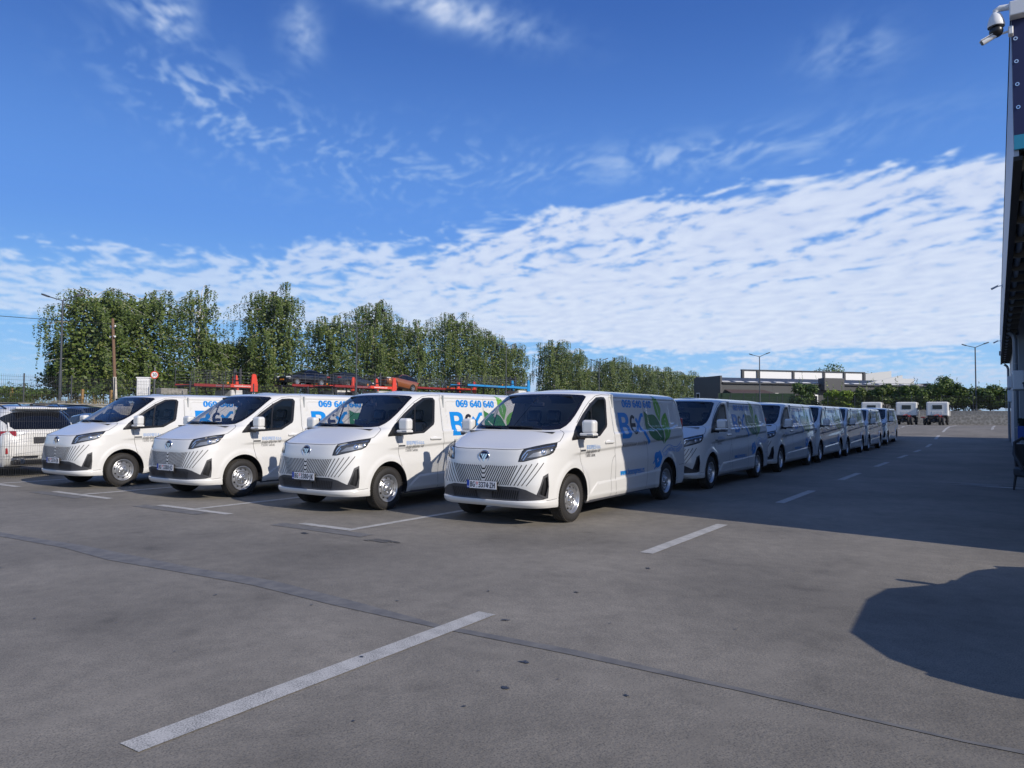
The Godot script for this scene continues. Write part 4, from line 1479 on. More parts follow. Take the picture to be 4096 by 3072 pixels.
func make_vans() -> void:
	var proto := make_van()
	var row := "white delivery vans with blue and green livery"
	var spots := [
		[-6.22, -9.51, 0.0, "BG", "3374·ZH", "nearest white delivery van, plate BG 3374 ZH, rear half in building shade"],
		[-9.315, -8.944, 0.0, "BG", "3380·JK", "sunlit white delivery van with plate BG 3380 JK, left beside the nearest van"],
		[-12.743, -8.696, 0.0, "BG", "3380·JO", "sunlit white delivery van with plate BG 3380 JO, second from left in front"],
		[-16.32, -8.415, 0.0, "BG", "3374·ZB", "leftmost white delivery van, plate BG 3374 ZB, beside the wire fence"],
		[-6.22, -15.617, 0.0, "", "", "shaded white delivery van directly behind the nearest van's tail"],
		[-6.22, -21.50, 0.0, "", "", "second shaded white van behind the nearest one, third van of the long row"],
		[-6.22, -26.80, 0.0, "", "", "fourth white van of the long shaded row, in the row's middle"],
		[-6.22, -31.95, 0.0, "", "", "fifth white van of the long shaded row along the dashes"],
		[-6.22, -37.45, 0.0, "", "", "sixth white van of the long shaded row, last but one"],
		[-6.22, -43.95, 0.0, "", "", "farthest and smallest white van at the end of the long row"]]
	var vans := []
	for i in spots.size():
		var v: Node3D = proto if i == 0 else copy(proto, Vector3.ZERO)
		vans.append(v)
	for i in spots.size():
		var s: Array = spots[i]
		var v: Node3D = vans[i]
		v.position = Vector3(s[0], gy(s[1] - 2.0), s[1])
		v.rotation.y = deg_to_rad(s[2])
		tag(v, s[5], "van", row)
		if i < 4:
			v.add_child(make_plate(s[3], s[4]), true)
# ---------------------------------------------------------------- the warehouse on the right
func make_warehouse() -> void:
	# a car standing just right of the view; its shadow reaches into the foreground
	var nc := make_car("parked_car", "dark grey hatchback parked beside the warehouse corner, outside the view", "car", "", ESTATE, M.slate_paint, [1.4, -1.4], 0.33, 6)
	car_trim(nc, 2.3, 0.92, 0.72, -2.36, 0.88)
	nc.position = Vector3(2.02, 0, -7.1)
	nc.rotation.y = PI
	nc.scale = Vector3(1, 1, 0.94)
	var w := thing("warehouse", "grey warehouse along the right edge with navy fascia and deep eaves", "warehouse", Vector3(0.12, 0, -10.25), 0.0087)
	var len := 39.3
	var b := MB.new()
	b.box(Vector3(7.3, 3.0, -11.0), Vector3(12.4, 6.0, 21.9))
	b.box(Vector3(7.0, 3.0, -30.7), Vector3(13.0, 6.0, 17.2))
	b.box(Vector3(7.02, 6.05, -len / 2), Vector3(13.6, 0.1, len - 0.1))
	part("hall", b, M.wall_dark, w)
	for i in 17:
		var p := MB.new()
		p.box(Vector3(0.46, 2.3, -22.6 - i * 0.985), Vector3(0.07, 4.55, 0.965))
		part("wall_panel", p, M.wall_panel, w)
	for i in 13:
		var f := MB.new()
		f.box(Vector3(0.03, 5.38, -1.51 - i * 3.02), Vector3(0.05, 1.62, 3.005))
		part("fascia_sheet", f, M.fascia_sheet, w)
	var fr := MB.new()
	fr.box(Vector3(0.045, 4.555, -len / 2), Vector3(0.09, 0.05, len))
	fr.box(Vector3(0.045, 6.205, -len / 2), Vector3(0.1, 0.03, len))
	part("fascia_edge", fr, M.soffit_board, w)
	var bn := MB.new()
	bn.box(Vector3(6.01, 5.51, 0.02), Vector3(12.0, 1.38, 0.03))
	var ban := part("end_banner", bn, M.banner_navy, w)
	var cy := MB.new()
	cy.box(Vector3(6.01, 4.735, 0.021), Vector3(12.0, 0.165, 0.034))
	part("banner_stripe", cy, M.banner_cyan, ban)
	for i in 4:
		var ey := MB.new()
		ey.lathe([Vector2(0.022, 0.0), Vector2(0.022, 0.006), Vector2(0.012, 0.006), Vector2(0.012, 0.001)], 12, Transform3D(Basis(Vector3.RIGHT, PI / 2), Vector3(0.045 + 0.004 * i, 5.95 - 0.27 * i, 0.036)))
		part("banner_eyelet", ey, M.chrome, ban)
	var sb := MB.new()
	sb.box(Vector3(0.26, 4.72, -len / 2), Vector3(0.40, 0.03, len - 0.1))
	part("soffit", sb, M.soffit_board, w)
	for i in 27:
		var bm := MB.new()
		bm.box(Vector3(0.255, 4.58, -0.35 - i * 1.45), Vector3(0.33, 0.15, 0.11))
		part("soffit_beam", bm, M.soffit_beam, w)
	var gt := MB.new()
	gt.tube([Vector3(0.17, 4.64, -0.6), Vector3(0.17, 4.60, -len + 0.4)], 0.055, 10)
	part("gutter", gt, M.pipe_grey, w)
	for a in [[-38.9, 0.062], [-20.4, 0.075]]:
		var d := MB.new()
		d.tube([Vector3(0.17, 4.50, a[0]), Vector3(0.24, 4.46, a[0]), Vector3(0.31, 4.38, a[0]), Vector3(0.35, 4.24, a[0]), Vector3(0.35, 0.05, a[0])], a[1], 12)
		var dp := part("downpipe", d, M.pipe_grey, w)
		for y in [1.2, 3.4]:
			var cl := MB.new()
			cl.tube([Vector3(0.35, y, a[0]), Vector3(0.35, y + 0.04, a[0])], a[1] + 0.008, 12)
			part("pipe_clip", cl, M.wall_dark, dp)
	var wd := MB.new()
	wd.box(Vector3(0.44, 3.1, -25.0), Vector3(0.06, 1.1, 1.5))
	var win := part("window", wd, M.white_plastic, w)
	var wp := MB.new()
	wp.box(Vector3(0.405, 3.1, -25.0), Vector3(0.02, 0.95, 1.35))
	part("pane", wp, M.tinted_glass, win)
	# air conditioners on the wall
	var spots := [[-35.0, 3.06, "upper air conditioner box on the far end of the warehouse wall"], [-35.1, 2.36, "lower air conditioner box on the far end of the warehouse wall"], [-17.6, 2.42, "large near air conditioner cut by the right edge of the photo"]]
	var proto: Node3D
	for i in 3:
		var a: Node3D
		var at := w.transform * Vector3(0.41 if i < 2 else 0.36, spots[i][1], spots[i][0])
		if i == 0:
			a = thing("air_conditioner", spots[0][2], "air conditioner", at, 0.0087, "air conditioners on the warehouse wall")
			proto = a
			var m := MB.new()
			m.rbox(Vector3(0.0, 0.30, 0), Vector3(0.30, 0.58, 0.84), 0.03)
			part("casing", m, M.white_plastic, a)
			var g := MB.new()
			for k in 7:
				g.tube([Vector3(-0.155, 0.28 + 0.22 * sin(TAU * k / 7), 0.1 + 0.22 * cos(TAU * k / 7)), Vector3(-0.158, 0.28, 0.1)], 0.006, 4)
			g.lathe([Vector2(0.20, 0), Vector2(0.225, 0.012), Vector2(0.235, 0)], 24, Transform3D(Basis(Vector3(0, 0, 1), Vector3(-1, 0, 0), Vector3(0, -1, 0)), Vector3(-0.15, 0.28, 0.1)))
			part("fan_guard", g, M.wall_dark, a)
			var l := MB.new()
			l.box(Vector3(0.02, 0.0, 0.3), Vector3(0.32, 0.03, 0.04)); l.box(Vector3(0.02, 0.0, -0.3), Vector3(0.32, 0.03, 0.04))
			part("bracket", l, M.galvanised, a)
			var c := MB.new()
			c.tube([Vector3(0.10, 0.2, 0.43), Vector3(0.12, 0.22, 0.5), Vector3(0.14, 0.05, 0.52), Vector3(0.15, -0.35, 0.5)], 0.018, 6)
			part("hose", c, M.black_trim, a)
		else:
			a = copy(proto, at, 0.0087, spots[i][2])
	# cameras under and on the fascia
	var cam := thing("dome_camera", "white dome security camera on the near corner of the warehouse roof", "security camera", Vector3(0.12, 6.16, -10.15))
	var br := MB.new()
	br.rbox(Vector3(0.10, 0.10, 0), Vector3(0.22, 0.17, 0.14), 0.012)
	br.tube([Vector3(0.0, 0.15, 0), Vector3(-0.10, 0.16, 0), Vector3(-0.14, 0.14, 0), Vector3(-0.14, 0.10, 0)], 0.035, 10)
	part("bracket", br, M.white_plastic, cam)
	var cp := MB.new()
	cp.lathe([Vector2(0.086, -0.06), Vector2(0.090, -0.045), Vector2(0.084, 0.0), Vector2(0.066, 0.06), Vector2(0.04, 0.105), Vector2(0.0, 0.115)], 28, Transform3D(Basis.IDENTITY, Vector3(-0.14, 0.01, 0)))
	part("housing", cp, M.white_plastic, cam)
	var bl := MB.new()
	var pr := []
	for i in 13:
		var a := -PI / 2 + PI * i / 12.0
		pr.append(Vector2(maxf(cos(a), 0.0) * 0.072, sin(a) * 0.072))
	bl.lathe(pr, 24, Transform3D(Basis.IDENTITY, Vector3(-0.14, -0.10, 0)))
	part("dome", bl, M.black_trim, cam)
	var names := ["white bullet camera hanging just below the dome camera", "small bullet camera at mid height of the fascia edge, against cloud", "smallest bullet camera near the far end of the fascia"]
	var at := [Vector3(0.12, 6.03, -10.17), Vector3(-0.03, 5.62, -27.2), Vector3(-0.15, 5.12, -41.0)]
	var cproto: Node3D
	for i in 3:
		if i == 0:
			cproto = thing("bullet_camera", names[0], "security camera", at[0], 0.0, "bullet cameras on the fascia")
			var m := MB.new()
			m.tube([Vector3(-0.12, 0.0, 0.02), Vector3(-0.28, -0.09, 0.06)], 0.030, 14)
			m.bar(Vector3(-0.10, 0.035, 0.015), Vector3(-0.30, -0.068, 0.065), 0.075, 0.008)
			m.tube([Vector3(0.0, 0.01, 0), Vector3(-0.06, 0.0, 0), Vector3(-0.15, -0.02, 0.02)], 0.014, 8)
			m.rbox(Vector3(0.0, 0.0, 0), Vector3(0.05, 0.1, 0.09), 0.012)
			part("casing", m, M.white_plastic, cproto)
			var l := MB.new()
			l.tube([Vector3(-0.281, -0.0905, 0.0603), Vector3(-0.286, -0.0933, 0.0615)], 0.026, 14)
			part("lens", l, M.black_trim, cproto)
		else:
			copy(cproto, at[i], 0.0, names[i])
	var jb := MB.new()
	jb.rbox(Vector3(-0.20, 4.78, -44.3), Vector3(0.1, 0.22, 0.22), 0.02)
	solo("junction_box", jb, M.wall_dark, "small dark junction box on the fascia edge near its far end", "junction box")
	# things along the wall foot
	var ch := thing("garden_chair", "dark wicker armchair by the warehouse wall, cut by the right edge", "chair", Vector3(0.42, 0, -19.3), 0.5)
	var st := MB.new()
	st.rbox(Vector3(0, 0.40, 0), Vector3(0.5, 0.22, 0.5), 0.07)
	part("seat", st, M.wicker, ch)
	var bk := MB.new()
	bk.tube([Vector3(-0.27, 0.45, 0.2), Vector3(-0.30, 0.62, 0.1), Vector3(-0.28, 0.78, -0.1), Vector3(-0.18, 1.02, -0.26), Vector3(0, 1.12, -0.3), Vector3(0.18, 1.02, -0.26), Vector3(0.28, 0.78, -0.1), Vector3(0.30, 0.62, 0.1), Vector3(0.27, 0.45, 0.2)], 0.035, 8)
	part("arm_rail", bk, M.wicker, ch)
	var bs := MB.new()
	bs.rbox(Vector3(0, 0.72, -0.25), Vector3(0.40, 0.55, 0.05), 0.02, Basis(Vector3.RIGHT, -0.12))
	part("backrest", bs, M.wicker, ch)
	for x in [-0.2, 0.2]:
		for z in [-0.2, 0.2]:
			var lg := MB.new()
			lg.tube([Vector3(x, 0.34, z), Vector3(x * 1.15, 0.0, z * 1.15)], [0.03, 0.02], 8)
			part("leg", lg, M.wicker, ch)
	var bc := thing("blue_crate", "bright blue crate with a dark plant against the warehouse wall", "crate", Vector3(0.36, 0.0, -25.2))
	var cb := MB.new()
	for q in [[Vector3(0, 1.14, 0.2), Vector3(0.2, 0.38, 0.02)], [Vector3(0, 1.14, -0.2), Vector3(0.2, 0.38, 0.02)], [Vector3(-0.09, 1.14, 0), Vector3(0.02, 0.38, 0.38)], [Vector3(0.09, 1.14, 0), Vector3(0.02, 0.38, 0.38)], [Vector3(0, 0.955, 0), Vector3(0.16, 0.02, 0.38)]]:
		cb.box(q[0], q[1])
	part("box", cb, M.blue_crate, bc)
	var lg2 := MB.new()
	lg2.box(Vector3(0, 0.80, 0), Vector3(0.24, 0.05, 0.9))
	for z in [-0.4, 0.4]:
		lg2.box(Vector3(0, 0.39, z), Vector3(0.2, 0.78, 0.05))
	part("stand", lg2, M.white_plastic, bc)
	var pl := MB.new()
	for i in 60:
		pl.col = Color(0.01, 0.018, 0.01)
		var p := Vector3(rng.randf_range(-0.08, 0.08), rng.randf_range(1.3, 1.52), rng.randf_range(-0.12, 0.12))
		pl.leaf(p, Vector3(0.03, 0.01, 0.02), Vector3(0, 0.05, 0.01), Vector3(0, 0.5, 1).normalized())
	part("plant", pl, M.foliage, bc)
	# pale smears of spilled paint across the shaded lane
	var sp := MB.new()
	for q in [[-0.95, -0.1, -20.3, 0.10], [-1.5, 0.45, -20.6, 0.05], [-0.6, 0.45, -19.9, 0.13], [-1.2, -0.3, -20.05, 0.05]]:
		var n := 10
		for i in n:
			var x0 := lerpf(q[0], q[1], float(i) / n); var x1 := lerpf(q[0], q[1], float(i + 1) / n)
			var a0: float = q[3] * sin(PI * clampf(i + 0.2, 0.2, n) / (n + 0.5)); var a1: float = q[3] * sin(PI * (i + 1.2) / (n + 0.5))
			var zc: float = q[2]
			sp.quad(Vector3(x0, 0.006 + 0.0008 * q[3] * 10, zc + a0), Vector3(x1, 0.006 + 0.0008 * q[3] * 10, zc + a1), Vector3(x1, 0.006 + 0.0008 * q[3] * 10, zc - a1), Vector3(x0, 0.006 + 0.0008 * q[3] * 10, zc - a0))
	struct("paint_smear", sp, M.road_paint)
# ---------------------------------------------------------------- cars
func road_wheel(r: float, w: float, spokes: int) -> Node3D:
	var n := Node3D.new()
	var xf := Transform3D(Basis(Vector3(0, 0, 1), Vector3(1, 0, 0), Vector3(0, 1, 0)), Vector3.ZERO)
	var t := MB.new()
	t.lathe([Vector2(r * 0.66, -0.01), Vector2(r * 0.72, 0.0), Vector2(r * 0.92, 0.0), Vector2(r, -0.03), Vector2(r, -w + 0.03), Vector2(r * 0.9, -w)], 28, xf)
	part("tyre", t, M.tyre, n)
	var m := MB.new()
	m.lathe([Vector2(r * 0.67, -0.005), Vector2(r * 0.62, -0.012), Vector2(r * 0.60, -0.07)], 28, xf)
	m.lathe([Vector2(r * 0.16, -0.012), Vector2(0, -0.008)], 14, xf)
	for i in spokes:
		var a := TAU * i / spokes
		var d := Vector3(0, cos(a), sin(a))
		m.bar(Vector3(-0.024, 0, 0) + d * r * 0.08, Vector3(-0.018, 0, 0) + d * r * 0.63, r * 0.15, 0.018, Vector3.RIGHT)
	var rim := part("rim", m, M.steel_rim, n)
	var k := MB.new()
	k.lathe([Vector2(r * 0.62, -0.075), Vector2(0, -0.075)], 20, xf)
	part("brake_disc", k, M.dark_void, rim)
	return n

# stations: z, body top, half width, roof height, roof half width ; front is +z
func make_car(called: String, label: String, category: String, group: String, st: Array, paint: Material, wheels: Array, wr: float, spokes: int) -> Node3D:
	var t := thing(called, label, category, Vector3.ZERO, 0.0, group)
	var body := MB.new(); var gl := MB.new(); var scr := MB.new(); var roof := MB.new()
	var sub := 4
	var rows := []
	for i in st.size() - 1:
		for k in (sub if i < st.size() - 2 else sub + 1):
			var f := float(k) / sub
			var a: Array = st[maxi(i - 1, 0)]; var b: Array = st[i]; var c: Array = st[i + 1]; var d: Array = st[mini(i + 2, st.size() - 1)]
			var q := []
			for m in 5:
				q.append(cubic_interpolate(b[m], c[m], a[m], d[m], f) if m == 2 or m == 1 else lerpf(b[m], c[m], f))
			rows.append(q)
	var yb := 0.24
	for i in rows.size() - 1:
		var P := []
		for j in 2:
			var q: Array = rows[i + j]
			var z: float = q[0]; var yt: float = q[1]; var w: float = q[2]
			var e := sm(0.0, 0.25, minf(rows[0][0] - z, z - rows[-1][0]) * signf(rows[0][0] - rows[-1][0]))
			var lo := lerpf(yb + 0.16, yb, e)
			P.append([Vector3(0, lo, z), Vector3(w - 0.10, lo, z), Vector3(w - 0.02, lo + 0.12, z), Vector3(w, lerpf(lo, yt, 0.55), z), Vector3(w - 0.03, yt - 0.10, z), Vector3(w - 0.11, yt - 0.012, z), Vector3(w * 0.45, yt + 0.025, z), Vector3(0, yt + 0.035, z)])
		for sd in [1.0, -1.0]:
			var F := Vector3(sd, 1, 1)
			for k in 7:
				var a: Vector3 = P[0][k]; var b: Vector3 = P[0][k + 1]; var c: Vector3 = P[1][k + 1]; var d: Vector3 = P[1][k]
				if sd > 0: body.quad(a, d, c, b)
				else: body.quad(a * F, b * F, c * F, d * F)
		for j in 2:
			if (i == 0 and j == 0) or (i == rows.size() - 2 and j == 1):
				for sd in [1.0, -1.0]:
					var F := Vector3(sd, 1, 1)
					for k in range(1, 7):
						if (j == 0) == (sd > 0): body.tri(P[j][0] * F, P[j][k] * F, P[j][k + 1] * F)
						else: body.tri(P[j][0] * F, P[j][k + 1] * F, P[j][k] * F)
		# glasshouse
		var r0: Array = rows[i]; var r1: Array = rows[i + 1]
		if r0[3] > r0[1] + 0.01 or r1[3] > r1[1] + 0.01:
			var G := []
			for r in [r0, r1]:
				var h: float = maxf(r[3] - r[1], 0.0)
				var wl: float = r[2] - 0.12
				var f := clampf(h / 0.5, 0.0, 1.0)
				var wt := lerpf(wl, r[4], f)
				G.append([Vector3(wl, r[1] - 0.02, r[0]), Vector3(wt + 0.02, r[1] + h * 0.86, r[0]), Vector3(wt - 0.05, r[1] + h * 0.97, r[0]), Vector3(wt * 0.5, r[1] + h + 0.02, r[0]), Vector3(0, r[1] + h + 0.035, r[0])])
			var slope := absf((r1[3] - r0[3]) / maxf(absf(r1[0] - r0[0]), 0.001))
			for sd in [1.0, -1.0]:
				var F := Vector3(sd, 1, 1)
				for k in 4:
					var a: Vector3 = G[0][k] * F; var b: Vector3 = G[0][k + 1] * F; var c: Vector3 = G[1][k + 1] * F; var d: Vector3 = G[1][k] * F
					var into := gl if k == 0 else (scr if slope > 0.22 and k > 1 else roof)
					if sd > 0: into.quad(a, d, c, b)
					else: into.quad(a, b, c, d)
	body.smooth(0.72)
	roof.smooth(0.72)
	scr.smooth(0.72)
	part("body", body, paint, t)
	part("side_windows", gl, M.tinted_glass, t)
	part("screens", scr, M.tinted_glass, t)
	part("roof", roof, paint, t)
	for i in wheels.size():
		for sd in [1.0, -1.0]:
			var w: float = 0.0
			for r in rows:
				if absf(r[0] - wheels[i]) < 0.2: w = maxf(w, r[2])
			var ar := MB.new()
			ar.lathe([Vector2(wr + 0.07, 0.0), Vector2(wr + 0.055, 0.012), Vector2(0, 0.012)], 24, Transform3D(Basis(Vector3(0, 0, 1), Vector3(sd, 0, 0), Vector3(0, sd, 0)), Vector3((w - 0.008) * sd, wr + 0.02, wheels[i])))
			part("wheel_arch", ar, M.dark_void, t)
			var wh := road_wheel(wr, 0.2, spokes)
			var nm := "wheel"
			var k := 0
			while t.has_node(nm):
				k += 1
				nm = "wheel_%03d" % k
			wh.name = nm
			t.add_child(wh)
			wh.position = Vector3((w + 0.02) * sd, wr, wheels[i])
			wh.rotation.y = 0.0 if sd > 0 else PI
	return t

func car_trim(t: Node3D, zf: float, w: float, yl: float, zr: float, yr: float) -> void:
	for sd in [1.0, -1.0]:
		var h := MB.new()
		h.rbox(Vector3((w - 0.24) * sd, yl, zf - 0.13), Vector3(0.40, 0.13, 0.22), 0.05, Basis(Vector3.UP, 0.45 * sd))
		part("headlamp", h, M.lamp_face, t)
		var r := MB.new()
		r.rbox(Vector3((w - 0.2) * sd, yr, zr + 0.07), Vector3(0.36, 0.14, 0.16), 0.04, Basis(Vector3.UP, -0.35 * sd))
		part("tail_lamp", r, M.red_lens, t)
		var m := MB.new()
		m.rbox(Vector3((w + 0.07) * sd, yl + 0.34, zf - 1.62), Vector3(0.2, 0.13, 0.1), 0.04)
		part("door_mirror", m, M.black_trim, t)
	var g := MB.new()
	g.rbox(Vector3(0, yl - 0.06, zf - 0.01), Vector3(w * 1.0, 0.18, 0.05), 0.02)
	g.rbox(Vector3(0, yl - 0.34, zf - 0.0), Vector3(w * 1.3, 0.14, 0.05), 0.02)
	part("front_grille", g, M.black_trim, t)

# rounded tail of the white crossover: half width, rearmost z per height
const TY := [0.30, 0.42, 0.55, 0.75, 0.95, 1.06, 1.12, 1.30, 1.45, 1.56, 1.64, 1.68]
const TW := [0.86, 0.92, 0.945, 0.95, 0.945, 0.935, 0.915, 0.85, 0.77, 0.68, 0.58, 0.46]
const TZ := [-2.18, -2.30, -2.34, -2.33, -2.30, -2.285, -2.25, -2.13, -2.02, -1.93, -1.80, -1.60]

func tail_pt(x: float, y: float) -> Vector3:
	var i := 0
	while i < TY.size() - 2 and y > TY[i + 1]:
		i += 1
	var f := clampf((y - TY[i]) / (TY[i + 1] - TY[i]), 0, 1)
	var w := lerpf(TW[i], TW[i + 1], f); var z := lerpf(TZ[i], TZ[i + 1], f)
	var k := pow(maxf(1.0 - pow(minf(absf(x) / w, 1.0), 3.2), 0.0), 1.0 / 3.2)
	return Vector3(clampf(x, -w, w), y, z + 0.75 - 0.75 * k)

func tail_skin(mb: MB, poly: PackedVector2Array, off: float) -> void:
	if poly.is_empty():
		for j in 34:
			var y0 := lerpf(0.30, 1.68, j / 34.0); var y1 := lerpf(0.30, 1.68, (j + 1) / 34.0)
			for i in range(-24, 24):
				var q := []
				for m in [[i, y0], [i + 1, y0], [i + 1, y1], [i, y1]]:
					var a: float = m[0] / 24.0 * PI * 0.5
					var k := 0
					while k < TY.size() - 2 and m[1] > TY[k + 1]:
						k += 1
					q.append(tail_pt(sin(a) * lerpf(TW[k], TW[k + 1], clampf((m[1] - TY[k]) / (TY[k + 1] - TY[k]), 0, 1)), m[1]))
				mb.quad(q[1], q[0], q[3], q[2])
		mb.smooth(0.8)
		return
	var r := Rect2(poly[0], Vector2.ZERO)
	for p in poly: r = r.expand(p)
	for i in range(int(floor(r.position.x / 0.04)), int(ceil(r.end.x / 0.04))):
		for j in range(int(floor(r.position.y / 0.04)), int(ceil(r.end.y / 0.04))):
			var cell := PackedVector2Array([Vector2(i, j) * 0.04, Vector2(i + 1, j) * 0.04, Vector2(i + 1, j + 1) * 0.04, Vector2(i, j + 1) * 0.04])
			for c in Geometry2D.intersect_polygons(cell, poly):
				var t := Geometry2D.triangulate_polygon(c)
				for k in range(0, t.size(), 3):
					var a := tail_pt(c[t[k]].x, c[t[k]].y); var b := tail_pt(c[t[k + 1]].x, c[t[k + 1]].y); var d := tail_pt(c[t[k + 2]].x, c[t[k + 2]].y)
					var n := (b - a).cross(d - a)
					var o := Vector3(a.x * 0.5, 0, -1).normalized() * off
					if n.z > 0.0: mb.tri(a + o, d + o, b + o)
					else: mb.tri(a + o, b + o, d + o)
	mb.smooth(0.8)

const SEDAN := [[2.34, 0.66, 0.62, 0.66, 0.5], [2.22, 0.74, 0.80, 0.74, 0.5], [1.8, 0.86, 0.89, 0.86, 0.5], [1.1, 0.95, 0.92, 0.95, 0.5], [0.72, 0.98, 0.92, 1.02, 0.55], [0.02, 0.98, 0.92, 1.40, 0.56], [-0.5, 0.98, 0.92, 1.46, 0.58], [-1.1, 0.99, 0.92, 1.42, 0.56], [-1.85, 1.0, 0.90, 1.08, 0.55], [-2.1, 0.99, 0.86, 0.99, 0.5], [-2.32, 0.92, 0.72, 0.92, 0.5]]
const CROSSOVER := [[2.22, 0.76, 0.66, 0.76, 0.5], [2.1, 0.88, 0.83, 0.88, 0.5], [1.7, 1.00, 0.91, 1.00, 0.5], [1.05, 1.07, 0.93, 1.07, 0.5], [0.78, 1.08, 0.93, 1.12, 0.58], [0.1, 1.08, 0.93, 1.56, 0.60], [-0.5, 1.08, 0.93, 1.63, 0.62], [-1.3, 1.10, 0.93, 1.60, 0.60], [-2.0, 1.12, 0.90, 1.30, 0.58], [-2.15, 1.08, 0.87, 1.08, 0.5], [-2.25, 0.95, 0.78, 0.95, 0.5]]
const ESTATE := [[2.3, 0.70, 0.64, 0.70, 0.5], [2.18, 0.80, 0.82, 0.80, 0.5], [1.75, 0.92, 0.90, 0.92, 0.5], [1.1, 0.99, 0.92, 0.99, 0.5], [0.8, 1.0, 0.92, 1.04, 0.56], [0.1, 1.0, 0.92, 1.44, 0.60], [-0.5, 1.0, 0.92, 1.50, 0.62], [-1.7, 1.01, 0.92, 1.47, 0.60], [-2.15, 1.02, 0.88, 1.20, 0.58], [-2.28, 1.0, 0.85, 1.0, 0.5], [-2.36, 0.9, 0.76, 0.9, 0.5]]

func make_left_yard() -> void:
	var gp := "cars parked behind the wire fence"
	# white car seen from behind; its front is away from us
	var suv := make_car("parked_car", "white crossover seen from behind through the wire fence, left edge", "car", gp, CROSSOVER, M.white_paint, [1.36, -1.36], 0.35, 10)
	var rear := MB.new()
	tail_skin(rear, PackedVector2Array(), 0.0)
	rear.rbox(Vector3(0, 1.615, -1.90), Vector3(1.16, 0.05, 0.36), 0.024, Basis(Vector3.RIGHT, 0.12))
	part("tailgate", rear, M.white_paint, suv)
	var rw := MB.new()
	tail_skin(rw, PackedVector2Array([Vector2(-0.64, 1.13), Vector2(0.64, 1.13), Vector2(0.74, 1.24), Vector2(0.80, 1.38), Vector2(0.70, 1.46), Vector2(0.56, 1.53), Vector2(0.3, 1.56), Vector2(-0.3, 1.56), Vector2(-0.56, 1.53), Vector2(-0.70, 1.46), Vector2(-0.80, 1.38), Vector2(-0.74, 1.24)]), 0.006)
	part("rear_window", rw, M.tinted_glass, suv)
	for sd in [1.0, -1.0]:
		var tl := MB.new()
		tail_skin(tl, PackedVector2Array([Vector2(0.62 * sd, 1.095), Vector2(0.905 * sd, 1.085), Vector2(0.925 * sd, 1.02), Vector2(0.84 * sd, 0.955), Vector2(0.62 * sd, 0.975)]), 0.012)
		var lamp := part("tail_lamp", tl, M.red_lens, suv)
		var tw := MB.new()
		tail_skin(tw, PackedVector2Array([Vector2(0.61 * sd, 1.095), Vector2(0.36 * sd, 1.085), Vector2(0.44 * sd, 1.02), Vector2(0.61 * sd, 0.975)]), 0.012)
		part("reversing_lamp", tw, M.lamp_face, lamp)
		var rf := MB.new()
		rf.rbox(Vector3(0.80 * sd, 0.62, -2.20), Vector3(0.06, 0.14, 0.05), 0.015)
		part("reflector", rf, M.red_lens, suv)
		var ex := MB.new()
		ex.tube([Vector3(0.52 * sd, 0.37, -2.2), Vector3(0.52 * sd, 0.37, -2.36)], 0.06, 14)
		part("exhaust_tip", ex, M.chrome, suv)
		var rr := MB.new()
		rr.tube([Vector3(0.58 * sd, 1.60, 0.1), Vector3(0.60 * sd, 1.685, -0.1), Vector3(0.60 * sd, 1.69, -1.3), Vector3(0.58 * sd, 1.61, -1.55)], 0.02, 6)
		part("roof_rail", rr, M.black_trim, suv)
	var nb := MB.new()
	nb.rbox(Vector3(0, 0.87, -2.33), Vector3(0.56, 0.15, 0.04), 0.012)
	part("number_plate", nb, M.grey_trim, suv)
	var lb := MB.new()
	lb.rbox(Vector3(0, 0.35, -2.24), Vector3(1.4, 0.12, 0.2), 0.04)
	lb.rbox(Vector3(0.45, 0.48, -2.33), Vector3(0.55, 0.035, 0.05), 0.012); lb.rbox(Vector3(-0.45, 0.48, -2.33), Vector3(0.55, 0.035, 0.05), 0.012)
	part("rear_diffuser", lb, M.black_trim, suv)
	var an := MB.new()
	an.prism(PackedVector2Array([Vector2(-0.1, 0), Vector2(0.1, 0), Vector2(0.09, 0.05), Vector2(0.04, 0.09)]), 0.03, Transform3D(Basis(Vector3.UP, PI / 2), Vector3(-0.015, 1.665, -1.45)))
	part("roof_antenna", an, M.black_trim, suv)
	suv.position = Vector3(-21.75, 0.0, -8.72)
	suv.rotation.y = -PI / 2
	var c1 := make_car("parked_car", "dark navy estate with roof rails behind the white crossover", "car", gp, ESTATE, M.navy_paint, [1.4, -1.4], 0.33, 8)
	car_trim(c1, 2.3, 0.92, 0.72, -2.36, 0.88)
	var rl := MB.new()
	for sd in [1.0, -1.0]:
		rl.tube([Vector3(0.6 * sd, 1.50, 0.0), Vector3(0.6 * sd, 1.56, -0.15), Vector3(0.6 * sd, 1.55, -1.6), Vector3(0.58 * sd, 1.47, -1.8)], 0.018, 6)
	part("roof_rails", rl, M.black_trim, c1)
	c1.position = Vector3(-27.4, 0.26, -11.2)
	c1.rotation.y = -PI / 2 + 0.05
	var c2 := make_car("parked_car", "slate grey hatchback facing left behind the leftmost van's nose", "car", gp, ESTATE, M.slate_paint, [1.4, -1.4], 0.33, 6)
	car_trim(c2, 2.3, 0.92, 0.72, -2.36, 0.88)
	c2.position = Vector3(-27.9, 0.24, -14.2)
	c2.rotation.y = PI / 2 + 0.12
	var c3 := make_car("parked_car", "low dark blue car half hidden between white crossover and slate hatchback", "car", gp, SEDAN, M.navy_paint, [1.4, -1.4], 0.33, 6)
	car_trim(c3, 2.3, 0.92, 0.70, -2.3, 0.85)
	c3.position = Vector3(-23.6, 0.05, -11.9)
	c3.rotation.y = -PI / 2 - 0.05
	var c4 := make_car("parked_car", "black car with only its roof showing beyond the navy estate", "car", gp, ESTATE, M.black_paint, [1.4, -1.4], 0.33, 6)
